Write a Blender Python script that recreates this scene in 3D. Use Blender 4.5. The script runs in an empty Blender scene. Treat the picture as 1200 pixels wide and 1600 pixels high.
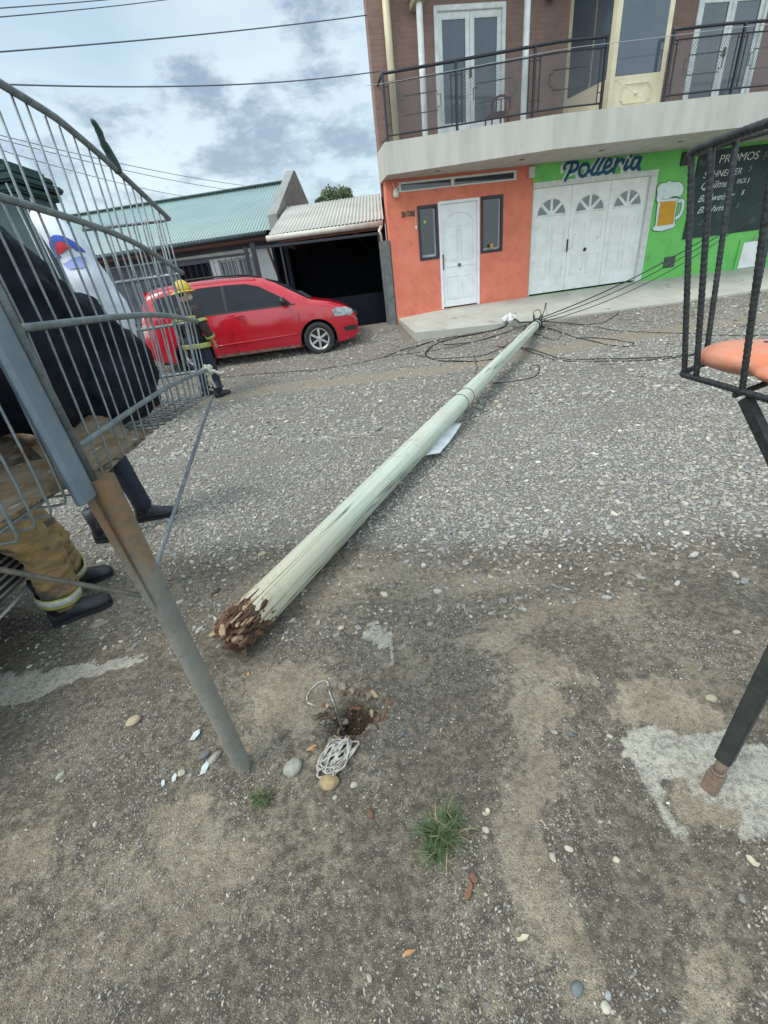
import bpy, bmesh, math, random
import numpy as np
from mathutils import Vector, Matrix, noise as mnoise
random.seed(7); rng = np.random.default_rng(7)
S = bpy.context.scene; C = S.collection; R = math.radians; PI = math.pi

# ---------------------------------------------------------------- camera
PITCH, ROLL, CAMH = R(29.395), R(7.47), 1.5
cd = bpy.data.cameras.new('camera'); cam = bpy.data.objects.new('camera', cd); C.objects.link(cam)
cd.sensor_fit = 'VERTICAL'; cd.sensor_height = 36; cd.sensor_width = 27; cd.lens = 650/1600*36
cd.clip_start = .02; cd.clip_end = 1500
cam.location = (0, 0, CAMH)
cam.matrix_world = Matrix.Translation((0, 0, CAMH)) @ Matrix.Rotation(R(90)-PITCH, 4, 'X') @ Matrix.Rotation(-ROLL, 4, 'Z')
S.camera = cam
# ---------------------------------------------------------------- view, world, sun
S.view_settings.view_transform = 'Standard'; S.view_settings.look = 'None'
S.view_settings.exposure = 0.75; S.view_settings.gamma = 1; S.view_settings.use_curve_mapping = False
SUN_EL, SUN_AZ = R(55), R(-118)      # azimuth clockwise from +Y
W = bpy.data.worlds.new('World'); S.world = W; W.use_nodes = True
nt = W.node_tree; nt.nodes.clear()
def N(nt, t, **k):
    n = nt.nodes.new(t)
    for a, b in k.items(): setattr(n, a, b)
    return n
def Lk(nt, a, b): nt.links.new(a, b)
sky = N(nt, 'ShaderNodeTexSky', sky_type='NISHITA', sun_disc=False, sun_elevation=SUN_EL, sun_rotation=SUN_AZ)
sky.air_density = 1.0; sky.dust_density = 2.0
tc = N(nt, 'ShaderNodeTexCoord')
def wmath(op, a, b=None, c=None, clamp=False):
    m = N(nt, 'ShaderNodeMath', operation=op, use_clamp=clamp)
    for i, v in enumerate((a, b, c)):
        if v is None: continue
        if hasattr(v, 'default_value') or hasattr(v, 'is_linked'): Lk(nt, v, m.inputs[i])
        else: m.inputs[i].default_value = v
    return m.outputs[0]
mp = N(nt, 'ShaderNodeMapping'); mp.inputs['Scale'].default_value = (1, 1, 2.2); Lk(nt, tc.outputs['Generated'], mp.inputs['Vector'])
nz = N(nt, 'ShaderNodeTexNoise'); nz.inputs['Scale'].default_value = 9; nz.inputs['Detail'].default_value = 8; nz.inputs['Roughness'].default_value = .63
Lk(nt, mp.outputs[0], nz.inputs['Vector'])
nz2 = N(nt, 'ShaderNodeTexNoise'); nz2.inputs['Scale'].default_value = 2.2; nz2.inputs['Detail'].default_value = 4
Lk(nt, mp.outputs[0], nz2.inputs['Vector'])
BLOBS = [((-.105,.968,.227),.115,1.0), ((-.02,.972,.235),.08,.9), ((-.17,.962,.2),.07,.75), ((-.186,.936,.299),.07,.75), ((-.1,.95,.285),.045,.5), ((-.001,.956,.295),.05,.7), ((.016,.979,.204),.05,.6),
         ((-.448,.876,.177),.085,.75), ((-.02,.985,.15),.06,.55), ((-.266,.949,.165),.05,.5), ((.0,.93,.36),.05,.45), ((-.40,.9,.12),.07,.5),
         ((.5,.6,.6),.3,.6), ((-.7,.2,.6),.3,.6), ((.3,-.6,.6),.4,.6), ((-.8,-.4,.4),.35,.6), ((.9,.1,.35),.3,.6)]
acc = None
BLOBS += [((-.22,.965,.13),.09,.5), ((.03,.985,.17),.07,.6), ((-.33,.93,.23),.07,.4)]
for d, rad, st in BLOBS:
    rad *= 1.22
    v = Vector(d).normalized()
    dv = N(nt, 'ShaderNodeVectorMath', operation='SUBTRACT'); Lk(nt, tc.outputs['Generated'], dv.inputs[0]); dv.inputs[1].default_value = v
    sc = N(nt, 'ShaderNodeVectorMath', operation='MULTIPLY'); Lk(nt, dv.outputs[0], sc.inputs[0]); sc.inputs[1].default_value = (1, 1, 1.7)
    ln = N(nt, 'ShaderNodeVectorMath', operation='LENGTH'); Lk(nt, sc.outputs[0], ln.inputs[0])
    m = wmath('MULTIPLY_ADD', ln.outputs['Value'], -st/rad, st*1.15)
    acc = m if acc is None else wmath('MAXIMUM', acc, m)
acc = wmath('MAXIMUM', acc, -.6)
nn = wmath('MULTIPLY_ADD', nz.outputs['Fac'], 4.4, -2.15)
cm = wmath('ADD', wmath('MULTIPLY', acc, .95), nn)
cl = N(nt, 'ShaderNodeMapRange', interpolation_type='SMOOTHSTEP'); cl.inputs[1].default_value = .0; cl.inputs[2].default_value = 1.15; Lk(nt, cm, cl.inputs[0])
br = N(nt, 'ShaderNodeMixRGB'); br.inputs[1].default_value = (0.237, 0.305, 0.322, 1); br.inputs[2].default_value = (0.362, 0.412, 0.407, 1)
mr = N(nt, 'ShaderNodeMapRange'); mr.inputs[1].default_value = .36; mr.inputs[2].default_value = .6; Lk(nt, nz2.outputs['Fac'], mr.inputs[0]); Lk(nt, mr.outputs[0], br.inputs[0])
mc = N(nt, 'ShaderNodeMixRGB'); Lk(nt, cl.outputs[0], mc.inputs[0]); Lk(nt, br.outputs[0], mc.inputs[1]); mc.inputs[2].default_value = (.125, .155, .17, 1)
bg1 = N(nt, 'ShaderNodeBackground'); Lk(nt, sky.outputs[0], bg1.inputs[0]); bg1.inputs[1].default_value = .05
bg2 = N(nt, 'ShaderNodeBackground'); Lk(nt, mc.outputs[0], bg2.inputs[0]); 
# background strength raised overhead and behind the camera, added to light facade and ground
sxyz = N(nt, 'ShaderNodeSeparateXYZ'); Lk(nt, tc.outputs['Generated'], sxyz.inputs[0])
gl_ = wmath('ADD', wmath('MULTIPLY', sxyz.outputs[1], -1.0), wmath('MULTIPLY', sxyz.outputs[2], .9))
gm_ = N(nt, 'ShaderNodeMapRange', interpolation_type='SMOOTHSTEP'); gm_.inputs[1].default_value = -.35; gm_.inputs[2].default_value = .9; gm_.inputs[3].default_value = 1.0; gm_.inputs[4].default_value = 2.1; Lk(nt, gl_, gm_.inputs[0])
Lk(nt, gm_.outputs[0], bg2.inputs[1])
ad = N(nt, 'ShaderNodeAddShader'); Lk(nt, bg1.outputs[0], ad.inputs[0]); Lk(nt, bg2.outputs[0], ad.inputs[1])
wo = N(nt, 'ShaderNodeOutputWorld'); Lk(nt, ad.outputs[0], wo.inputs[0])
sd = bpy.data.lights.new('sun', 'SUN'); sd.energy = 1.15; sd.angle = R(22); sd.color = (1, .96, .9)
sun = bpy.data.objects.new('sun', sd); C.objects.link(sun)
sdir = Vector((math.sin(SUN_AZ)*math.cos(SUN_EL), math.cos(SUN_AZ)*math.cos(SUN_EL), math.sin(SUN_EL)))
sun.rotation_euler = sdir.to_track_quat('Z', 'Y').to_euler(); sun.location = sdir*40
S.cycles.max_bounces = 6

# ---------------------------------------------------------------- materials
MATS = {}
def mat(name, col, rough=.7, metal=0, col2=None, nscale=8, namt=1.0, bump=0, bscale=60, spec=None, alpha=None, trans=0, stretch=None, coat=0, detail=6, wave=None, spots=None):
    """procedural principled material: two-tone noise in object space, bump, optional dark spots"""
    if name in MATS: return MATS[name]
    m = bpy.data.materials.new(name); m.use_nodes = True; t = m.node_tree; b = t.nodes['Principled BSDF']
    b.inputs['Roughness'].default_value = rough; b.inputs['Metallic'].default_value = metal
    if spec is not None: b.inputs['Specular IOR Level'].default_value = spec
    if trans: b.inputs['Transmission Weight'].default_value = trans
    if coat: b.inputs['Coat Weight'].default_value = coat; b.inputs['Coat Roughness'].default_value = .08
    if alpha is not None: b.inputs['Alpha'].default_value = alpha
    c1 = (*col, 1); c2 = (*(col2 or [c*.8 for c in col]), 1)
    tcn = N(t, 'ShaderNodeTexCoord'); mpn = N(t, 'ShaderNodeMapping'); Lk(t, tcn.outputs['Object'], mpn.inputs[0])
    if stretch: mpn.inputs['Scale'].default_value = stretch
    n1 = N(t, 'ShaderNodeTexNoise'); n1.inputs['Scale'].default_value = nscale; n1.inputs['Detail'].default_value = detail; n1.inputs['Roughness'].default_value = .62
    Lk(t, mpn.outputs[0], n1.inputs['Vector'])
    r = N(t, 'ShaderNodeMapRange'); r.inputs[1].default_value = .38; r.inputs[2].default_value = .64; r.inputs[4].default_value = namt; Lk(t, n1.outputs['Fac'], r.inputs[0])
    mx = N(t, 'ShaderNodeMixRGB'); mx.inputs[1].default_value = c1; mx.inputs[2].default_value = c2; Lk(t, r.outputs[0], mx.inputs[0])
    out = mx.outputs[0]
    if spots:
        n3 = N(t, 'ShaderNodeTexNoise'); n3.inputs['Scale'].default_value = spots[1]; n3.inputs['Detail'].default_value = 5; Lk(t, mpn.outputs[0], n3.inputs['Vector'])
        r3 = N(t, 'ShaderNodeMapRange'); r3.inputs[1].default_value = spots[2]; r3.inputs[2].default_value = spots[2]+.07; Lk(t, n3.outputs['Fac'], r3.inputs[0])
        m3 = N(t, 'ShaderNodeMixRGB'); Lk(t, r3.outputs[0], m3.inputs[0]); Lk(t, out, m3.inputs[1]); m3.inputs[2].default_value = (*spots[0], 1); out = m3.outputs[0]
    Lk(t, out, b.inputs['Base Color'])
    if bump:
        n2 = N(t, 'ShaderNodeTexNoise'); n2.inputs['Scale'].default_value = bscale; n2.inputs['Detail'].default_value = 4; Lk(t, mpn.outputs[0], n2.inputs['Vector'])
        bp = N(t, 'ShaderNodeBump'); bp.inputs['Strength'].default_value = bump; bp.inputs['Distance'].default_value = .01; Lk(t, n2.outputs['Fac'], bp.inputs['Height']); Lk(t, bp.outputs[0], b.inputs['Normal'])
    MATS[name] = m; return m

# ---------------------------------------------------------------- mesh helpers
class MB:
    def __init__(s): s.v = []; s.f = []
    def add(s, vs, fs):
        o = len(s.v); s.v += [tuple(v) for v in vs]; s.f += [tuple(i+o for i in f) for f in fs]; return s
    def box(s, a, b, M=None):
        x0,y0,z0 = a; x1,y1,z1 = b
        vs = [(x0,y0,z0),(x1,y0,z0),(x1,y1,z0),(x0,y1,z0),(x0,y0,z1),(x1,y0,z1),(x1,y1,z1),(x0,y1,z1)]
        if M: vs = [M @ Vector(v) for v in vs]
        return s.add(vs, [(0,3,2,1),(4,5,6,7),(0,1,5,4),(1,2,6,5),(2,3,7,6),(3,0,4,7)])
    def obox(s, c, u, v, w):
        c,u,v,w = map(Vector,(c,u,v,w))
        vs = [c+a*u+b*v+d*w for d in (-1,1) for b in (-1,1) for a in (-1,1)]
        return s.add(vs, [(0,2,3,1),(4,5,7,6),(0,1,5,4),(1,3,7,5),(3,2,6,7),(2,0,4,6)])
    def bar(s, p, q, w, h, up=(0,0,1)):
        p,q = Vector(p),Vector(q); d = q-p; L = d.length
        if L < 1e-6: return s
        d /= L; u = Vector(up)
        if abs(d.dot(u)) > .99: u = Vector((0,1,0))
        sx = d.cross(u).normalized(); su = sx.cross(d)
        return s.obox((p+q)/2, sx*(w/2), d*(L/2), su*(h/2))
    def tube(s, pts, r, n=8, cap=True, radii=None):
        pts = [Vector(p) for p in pts]; m = len(pts); vs = []; prev = None
        for i, p in enumerate(pts):
            t = (pts[min(i+1,m-1)]-pts[max(i-1,0)])
            t = t.normalized() if t.length > 1e-9 else Vector((0,0,1))
            if prev is None:
                u = t.orthogonal().normalized()
            else:
                u = (prev - t*prev.dot(t)); u = u.normalized() if u.length > 1e-6 else t.orthogonal().normalized()
            prev = u; w = t.cross(u); rr = radii[i] if radii else r
            vs += [p + (u*math.cos(2*PI*k/n)+w*math.sin(2*PI*k/n))*rr for k in range(n)]
        fs = [(i*n+k, i*n+(k+1)%n, (i+1)*n+(k+1)%n, (i+1)*n+k) for i in range(m-1) for k in range(n)]
        if cap: fs += [tuple(range(n))[::-1], tuple((m-1)*n+k for k in range(n))]
        return s.add(vs, fs)
    def prism(s, poly, d, O, U, V, Wv):
        """polygon (2D) in plane O+aU+bV extruded by d along W"""
        O,U,V,Wv = map(Vector,(O,U,V,Wv)); n = len(poly)
        vs = [O+U*a+V*b for a,b in poly] + [O+U*a+V*b+Wv*d for a,b in poly]
        return s.add(vs, [tuple(range(n)), tuple(range(2*n-1,n-1,-1))] + [(i,i+n,(i+1)%n+n,(i+1)%n) for i in range(n)])
    def lathe(s, prof, O, ax, n=24, cap=True):
        O,ax = Vector(O),Vector(ax).normalized(); u = ax.orthogonal().normalized(); w = ax.cross(u); m = len(prof)
        vs = [O+ax*h+(u*math.cos(2*PI*k/n)+w*math.sin(2*PI*k/n))*r for r,h in prof for k in range(n)]
        fs = [(i*n+k, i*n+(k+1)%n, (i+1)*n+(k+1)%n, (i+1)*n+k) for i in range(m-1) for k in range(n)]
        if cap: fs += [tuple(range(n))[::-1], tuple((m-1)*n+k for k in range(n))]
        return s.add(vs, fs)
    def blob(s, c, rx, ry, rz, n=3, amp=.15, seed=0, rot=0, fr=1.2):
        bm = bmesh.new(); bmesh.ops.create_icosphere(bm, subdivisions=n, radius=1)
        M = Matrix.Rotation(rot, 3, 'Z'); vs = []
        for v in bm.verts:
            k = 1+amp*mnoise.noise(v.co*fr+Vector((seed*7.3,seed*3.1,seed)))*2
            q = M @ Vector((v.co.x*rx*k, v.co.y*ry*k, v.co.z*rz*k)); vs.append(Vector(c)+q)
        fs = [tuple(v.index for v in f.verts) for f in bm.faces]; bm.free()
        return s.add(vs, fs)
    def build(s, name, m, parent=None, smooth=False, bevel=0, auto=None):
        me = bpy.data.meshes.new(name); me.from_pydata(s.v, [], s.f); me.validate()
        bm = bmesh.new(); bm.from_mesh(me); bmesh.ops.recalc_face_normals(bm, faces=bm.faces)
        if bevel:
            bmesh.ops.remove_doubles(bm, verts=bm.verts, dist=1e-5)
            es = [e for e in bm.edges if len(e.link_faces)==2 and e.calc_face_angle(0) > .6]
            bmesh.ops.bevel(bm, geom=es, offset=bevel, segments=2, affect='EDGES', clamp_overlap=True)
        bm.to_mesh(me); bm.free()
        if smooth: me.shade_smooth()
        if auto is not None: me.shade_smooth(); me.set_sharp_from_angle(angle=R(auto))
        if m: me.materials.append(m)
        o = bpy.data.objects.new(name, me); C.objects.link(o)
        if parent: o.parent = parent
        return o
def tag(o, label=None, cat=None, group=None, kind=None):
    if label: o['label'] = label
    if cat: o['category'] = cat
    if group: o['group'] = group
    if kind: o['kind'] = kind
    return o
def thing(name, label, cat, loc=(0,0,0), rz=0, group=None):
    o = bpy.data.objects.new(name, None); C.objects.link(o); o.location = loc; o.rotation_euler = (0,0,rz); o.empty_display_size = .2
    return tag(o, label, cat, group)
def copy_tree(o, parent=None):
    c = o.copy(); C.objects.link(c); c.parent = parent
    for ch in list(o.children): copy_tree(ch, c)
    return c
def smooth_path(pts, k=6, closed=False):
    P = [Vector(p) for p in pts]; n = len(P); out = []
    rngi = range(n if closed else n-1)
    for i in rngi:
        p0 = P[(i-1)%n] if (closed or i>0) else P[0]; p1 = P[i]; p2 = P[(i+1)%n]; p3 = P[(i+2)%n] if (closed or i+2<n) else P[-1]
        for j in range(k):
            t = j/k
            out.append(.5*((2*p1)+(-p0+p2)*t+(2*p0-5*p1+4*p2-p3)*t*t+(-p0+3*p1-3*p2+p3)*t**3))
    out.append(P[0] if closed else P[-1]); return out
def lerp(x, xs, ys): return float(np.interp(x, xs, ys))
def sstep(a, b, x): t = np.clip((x-a)/(b-a), 0, 1); return t*t*(3-2*t)

# ---------------------------------------------------------------- terrain
HOLE = (-.235, 1.06)
def base_z(x, y):
    s = y - .1246*max(x-1, 0)
    z = lerp(s, [-1e4, 7.2, 8.0, 9.2, 10.6, 14, 1e4], [0, 0, .06, .27, .5, .6, .6])
    if s > 9 and x < .6: pass
    return z
def tz(x, y):
    z = base_z(x, y)
    if -6 < x < 9 and -1 < y < 10:
        z += .022*mnoise.noise(Vector((x*.9, y*.9, 3.3))) + .008*mnoise.noise(Vector((x*4, y*4, 1.3)))
        if y < 3: z += .003*mnoise.noise(Vector((x*17, y*17, .3)))
        dx, dy = x-HOLE[0], y-HOLE[1]; r = math.hypot(dx*1.0, dy*1.25) * (1+.25*mnoise.noise(Vector((dx*9, dy*9, 5))))
        if r < .4:
            z += -.15*float(1-sstep(.035, .125, r)) + .018*math.exp(-((r-.17)/.05)**2)
        dx, dy = x+.85, y-1.50; z += .03*math.exp(-(dx*dx+dy*dy)/.12)      # soil pushed up under the pole butt
    return z
# ---------------------------------------------------------------- ground sheet
def axis(lo, hi, fine0, fine1, st, grow=1.18):
    a = list(np.arange(fine0, fine1+st/2, st)); s = st; x = fine1
    while x < hi: s *= grow; x += s; a.append(x)
    s = st; x = fine0
    while x > lo: s *= grow; x -= s; a.insert(0, x)
    return a
GX = axis(-500, 500, -2.6, 2.2, .025); GY = axis(-60, 900, .0, 3.2, .025, 1.06)
# patches on the ground: (x, y, rx, ry, strength)
SAND = [(-.511,1.212,.2,.13,1),(-.39,1.15,.12,.09,.9),(-.65,1.3,.14,.08,.6),(.506,.974,.05,.09,.9),(.5,1.1,.09,.06,.6),(.6,1.2,.16,.05,.5),(.419,.814,.05,.1,.9),(.311,.666,.055,.09,1),(.25,.56,.035,.07,.9),(.268,.43,.05,.09,1),(.303,.35,.03,.06,.7),(.312,.28,.03,.06,.8),(.0,1.3,.14,.12,.5),
        (-.758,.716,.12,.09,.8),(-.573,.66,.1,.08,.9),(-1.0,.6,.25,.12,.5),(-1.25,.72,.2,.09,.45),(-1.1,.39,.2,.1,.5),(-.9,.45,.25,.07,.5),(-.5,.5,.2,.05,.4),(.591,.258,.05,.05,.6),(.66,.33,.05,.09,.4),(.061,.30,.1,.03,.4),(.864,1.474,.5,.1,.4),(1.4,1.0,.4,.2,.4),(-.7,1.0,.12,.1,.5),(-.35,.62,.12,.1,.35),
        (-.3,1.9,.7,.2,.4),(.3,1.75,.5,.12,.45),(-1.6,2.0,.3,.2,.35)]
CONC = [(.72,.58,.03,.05,.25)]
PC = [([(.718,.843),(.774,.864),(.822,.848),(.929,.838),(1.037,.8),(1.169,.748),(1.257,.705),(1.3,.55),(1.057,.496),(.893,.518),(.942,.565),(.894,.615),(.849,.648),(.827,.689),(.777,.675),(.719,.682),(.71,.755)],1.0),
 ([(.708,.665),(.767,.677),(.744,.597),(.767,.561),(.726,.52),(.704,.551)],.75),
 ([(-.202,1.493),(-.136,1.569),(-.044,1.486),(-.031,1.383),(-.071,1.296),(-.088,1.392),(-.172,1.426)],.85)]
PS = [([(.734,.941),(.849,1.037),(1.008,1.027),(1.067,.933),(1.107,.862),(1.065,.808),(.932,.843),(.777,.869)],.8),
 ([(.827,.689),(.932,.637),(1.016,.618),(.983,.536),(.903,.529),(.776,.56),(.755,.613)],.75),
 ([(.47,1.079),(.604,1.03),(.598,.961),(.468,.94),(.447,.856),(.482,.763),(.403,.692),(.346,.626),(.324,.546),(.345,.484),(.366,.414),(.376,.319),(.372,.267),(.314,.303),(.287,.349),(.254,.388),(.21,.456),(.215,.527),(.231,.639),(.281,.669),(.35,.718),(.398,.817),(.395,.937),(.374,1.021)],.85),
 ([(.806,1.485),(.406,1.407),(.218,1.379),(.425,1.269),(.511,1.119),(.76,1.035),(.748,1.114),(.586,1.242),(.502,1.33)],.5),
 ([(-.683,1.305),(-.563,1.376),(-.378,1.31),(-.316,1.215),(-.366,1.129),(-.383,1.019),(-.512,1.037),(-.631,1.123)],.95),
 ([(.575,.322),(.657,.326),(.632,.254),(.578,.202),(.524,.206),(.569,.27)],.6),
 ([(-.949,.814),(-.729,.829),(-.65,.669),(-.535,.656),(-.482,.585),(-.57,.549),(-.711,.579),(-.854,.691)],.6)]
WEDGE = [(-2.6,1.56),(-1.9,1.53),(-1.22,1.53),(-1.35,1.47),(-1.55,1.42),(-1.78,1.33),(-2.1,1.36),(-2.6,1.3)]
def pt_in(x, y, P):
    c = False; n = len(P)
    for i in range(n):
        x1,y1 = P[i]; x2,y2 = P[(i+1)%n]
        if (y1>y)!=(y2>y) and x < (x2-x1)*(y-y1)/(y2-y1)+x1: c = not c
    return c
def zones(x, y):
    s = max([st*math.exp(-((x-a)/rx)**2-((y-b)/ry)**2) for a,b,rx,ry,st in SAND if abs(x-a)<3*rx and abs(y-b)<3*ry] or [0])
    c = max([st*min(1, 1.6*math.exp(-((x-a)/rx)**2-((y-b)/ry)**2)) for a,b,rx,ry,st in CONC if abs(x-a)<3*rx and abs(y-b)<3*ry] or [0])
    if -1.3 < x < 1.5 and .1 < y < 1.7:
        s *= .55; wx = x+.035*mnoise.noise(Vector((x*9,y*9,0)))+.02*mnoise.noise(Vector((x*26,y*26,1))); wy = y+.035*mnoise.noise(Vector((x*9,y*9,7)))+.02*mnoise.noise(Vector((x*26,y*26,8)))
        for P_,st in PC:
            if pt_in(wx,wy,P_): c = max(c,st)
        for P_,st in PS:
            if pt_in(wx,wy,P_): s = max(s,st)
    if -2.8 < x < -1.1 and 1.2 < y < 1.6 and pt_in(x, y+.03*mnoise.noise(Vector((x*11,y*11,0))), WEDGE): c = .8
    ed = 2.28 - .16*x + .25*mnoise.noise(Vector((x*.8, 0, 2)))       # soil verge / gravel road boundary
    g = float(sstep(ed-.42, ed+.30, y))
    sY = y - .1246*max(x-1, 0)
    strip = math.exp(-((sY-7.35+.12*math.sin(x*.9)-.05*x*(x<0))/.38)**2)       # compacted sandy strip at the road edge
    far = float(sstep(7.9, 8.3, sY))
    return s, c, g, strip, far
verts = []; cols = []; cols2 = []
for y in GY:
    for x in GX:
        verts.append((x, y, tz(x, y))); s, c, g, st, fr = zones(x, y); cols.append((s, c, g, 1)); hr_=math.hypot(x-HOLE[0]-.01,(y-HOLE[1])*1.1)*(1+.35*mnoise.noise(Vector((x*14,y*14,2)))); cols2.append((st, fr, math.exp(-(hr_/.092)**4) if hr_<.5 else 0, 1))
nx = len(GX); faces = [(j*nx+i, j*nx+i+1, (j+1)*nx+i+1, (j+1)*nx+i) for j in range(len(GY)-1) for i in range(nx-1)]
me = bpy.data.meshes.new('ground'); me.from_pydata(verts, [], faces); me.shade_smooth()
for nm, cc in (('zone', cols), ('zoneb', cols2)):
    at = me.color_attributes.new(nm, 'FLOAT_COLOR', 'POINT'); at.data.foreach_set('color', np.array(cc, dtype=np.float32).ravel())
gm = bpy.data.materials.new('earth_and_gravel'); gm.use_nodes = True; t = gm.node_tree; b = t.nodes['Principled BSDF']; b.inputs['Roughness'].default_value = .93; b.inputs['Specular IOR Level'].default_value = .25
def mth(t, op, a, b=None, c=None, clamp=False):
    m = N(t, 'ShaderNodeMath', operation=op, use_clamp=clamp)
    for i, v in enumerate((a, b, c)):
        if v is None: continue
        if isinstance(v, (int, float)): m.inputs[i].default_value = v
        else: Lk(t, v, m.inputs[i])
    return m.outputs[0]
def mix(t, f, a, b, mode='MIX'):
    m = N(t, 'ShaderNodeMixRGB', blend_type=mode)
    for i, v in enumerate((f, a, b)):
        if isinstance(v, (int, float)): m.inputs[i].default_value = v
        elif isinstance(v, tuple): m.inputs[i].default_value = (*v, 1)
        else: Lk(t, v, m.inputs[i])
    return m.outputs[0]
def noise(t, vec, sc, det=5, ro=.6):
    n = N(t, 'ShaderNodeTexNoise'); n.inputs['Scale'].default_value = sc; n.inputs['Detail'].default_value = det; n.inputs['Roughness'].default_value = ro; Lk(t, vec, n.inputs['Vector']); return n.outputs['Fac']
def rmp(t, v, a, b, smooth=True):
    r = N(t, 'ShaderNodeMapRange'); r.interpolation_type = 'SMOOTHSTEP' if smooth else 'LINEAR'; r.inputs[1].default_value = a; r.inputs[2].default_value = b; Lk(t, v, r.inputs[0]); return r.outputs[0]
P = N(t, 'ShaderNodeTexCoord').outputs['Object']
za = N(t, 'ShaderNodeVertexColor', layer_name='zone'); zs = N(t, 'ShaderNodeSeparateColor'); Lk(t, za.outputs[0], zs.inputs[0])
zb_ = N(t, 'ShaderNodeVertexColor', layer_name='zoneb'); zs2 = N(t, 'ShaderNodeSeparateColor'); Lk(t, zb_.outputs[0], zs2.inputs[0])
big = noise(t, P, 1.6, 6, .65); mid = noise(t, P, 7, 8, .7); fine = noise(t, P, 45, 6, .75); vfine = noise(t, P, 190, 3, .7)
dist = noise(t, P, 3.2, 10, .78); grain = noise(t, P, 28, 8, .8)
dust = mix(t, rmp(t, mid, .35, .65), (.30,.248,.178), (.435,.37,.275))
dust = mix(t, mth(t,'MULTIPLY',rmp(t, big, .45, .62),.6), dust, (.245,.20,.15))
dark = mix(t, rmp(t, grain, .4, .6), (.10,.087,.068), (.20,.172,.132))
f_ = mth(t,'ADD', mth(t,'ADD', mth(t,'MULTIPLY',dist,.95), mth(t,'MULTIPLY',grain,.55)), mth(t,'MULTIPLY',zs.outputs[0],.40))
dustf = mth(t,'MULTIPLY_ADD', rmp(t, f_, .72, .93), .86, .10)
soil = mix(t, dustf, dark, dust)
concf = mth(t,'MULTIPLY',rmp(t, mth(t,'ADD', zs.outputs[1], mth(t,'MULTIPLY',mth(t,'SUBTRACT', mth(t,'ADD',mth(t,'MULTIPLY',grain,.6),mth(t,'MULTIPLY',dist,.8)), .7),1.9)), .30, .72),.9)
conc = mix(t, rmp(t, mid, .35, .65), (.46,.44,.37), (.60,.57,.48)); conc = mix(t, mth(t,'MULTIPLY',rmp(t, fine, .55, .72),.6), conc, (.30,.265,.205))
soil = mix(t, concf, soil, conc)
soil = mix(t, mth(t,'MULTIPLY',rmp(t, fine, .44, .60),.65), soil, mix(t, .62, soil, (.05,.047,.04)))
hole_brown = mix(t, rmp(t, grain, .42, .6), (.045,.028,.017), (.125,.078,.048)); soil = mix(t, mth(t,'MULTIPLY',rmp(t, mth(t,'ADD',zs2.outputs[2],mth(t,'MULTIPLY',mth(t,'SUBTRACT',grain,.5),.9)),.25,.6),.9), soil, hole_brown)  # darker brown tone inside the post hole mask
# cell grains (crushed stones seen between the loose pebbles)
def grains(sc, lo, hi):
    v = N(t, 'ShaderNodeTexVoronoi'); v.inputs['Scale'].default_value = sc; Lk(t, P, v.inputs['Vector'])
    s = N(t, 'ShaderNodeSeparateColor'); Lk(t, v.outputs['Color'], s.inputs[0]); return v, s
v1, s1 = grains(75, 0, 1); v2, s2 = grains(260, 0, 1)
cr = N(t, 'ShaderNodeValToRGB'); Lk(t, s1.outputs[0], cr.inputs[0]); e = cr.color_ramp; e.interpolation = 'CONSTANT'
pal = [(.0,(.10,.10,.095)),(.2,(.17,.165,.15)),(.4,(.24,.225,.195)),(.6,(.13,.14,.15)),(.72,(.33,.30,.25)),(.86,(.45,.43,.38)),(.95,(.25,.17,.12))]
e.elements[0].color = (*pal[0][1],1); e.elements[1].position = pal[1][0]; e.elements[1].color = (*pal[1][1],1)
for p, c in pal[2:]: k = e.elements.new(p); k.color = (*c,1)
gravel = mix(t, rmp(t, v1.outputs['Distance'], .35, .75), cr.outputs[0], (.10,.093,.08))
gravel = mix(t, .5, gravel, (.33,.305,.26))
stripf = mth(t,'MULTIPLY', rmp(t, mth(t,'ADD', zs2.outputs[0], mth(t,'MULTIPLY',mth(t,'SUBTRACT',mid,.5),1.2)), .35, .7), .8)
gravel = mix(t, stripf, gravel, (.34,.29,.215))
gravel = mix(t, mth(t,'MULTIPLY', zs2.outputs[1], rmp(t, mid, .35, .6)), gravel, (.23,.195,.155))
gf = rmp(t, mth(t,'ADD', zs.outputs[2], mth(t,'MULTIPLY',mth(t,'SUBTRACT',mid,.5),.9)), .3, .7)
colr = mix(t, gf, soil, gravel)
speck = mth(t,'MULTIPLY', mth(t,'GREATER_THAN', s2.outputs[1], .89), mth(t,'LESS_THAN', v2.outputs['Distance'], .38))
colr = mix(t, mth(t,'MULTIPLY',speck,.75), colr, (.50,.48,.42))
dsp = mth(t,'MULTIPLY', mth(t,'GREATER_THAN', s2.outputs[0], .74), mth(t,'LESS_THAN', v2.outputs['Distance'], .45))
colr = mix(t, mth(t,'MULTIPLY',dsp,.6), colr, (.055,.056,.058))
Lk(t, colr, b.inputs['Base Color'])
hgt = mth(t,'ADD', mth(t,'MULTIPLY',mth(t,'MULTIPLY', mth(t,'SUBTRACT',1.0,v1.outputs['Distance']), mth(t,'MULTIPLY_ADD',gf,.9,.1)), .9), mth(t,'ADD', mth(t,'MULTIPLY',fine,.8), mth(t,'MULTIPLY',mth(t,'SUBTRACT',1.0,v2.outputs['Distance']),.35)))
bp = N(t, 'ShaderNodeBump'); bp.inputs['Strength'].default_value = 1.0; bp.inputs['Distance'].default_value = .013; Lk(t, hgt, bp.inputs['Height']); Lk(t, bp.outputs[0], b.inputs['Normal'])
me.materials.append(gm)
ground = bpy.data.objects.new('ground', me); C.objects.link(ground); tag(ground, kind='structure')

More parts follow.
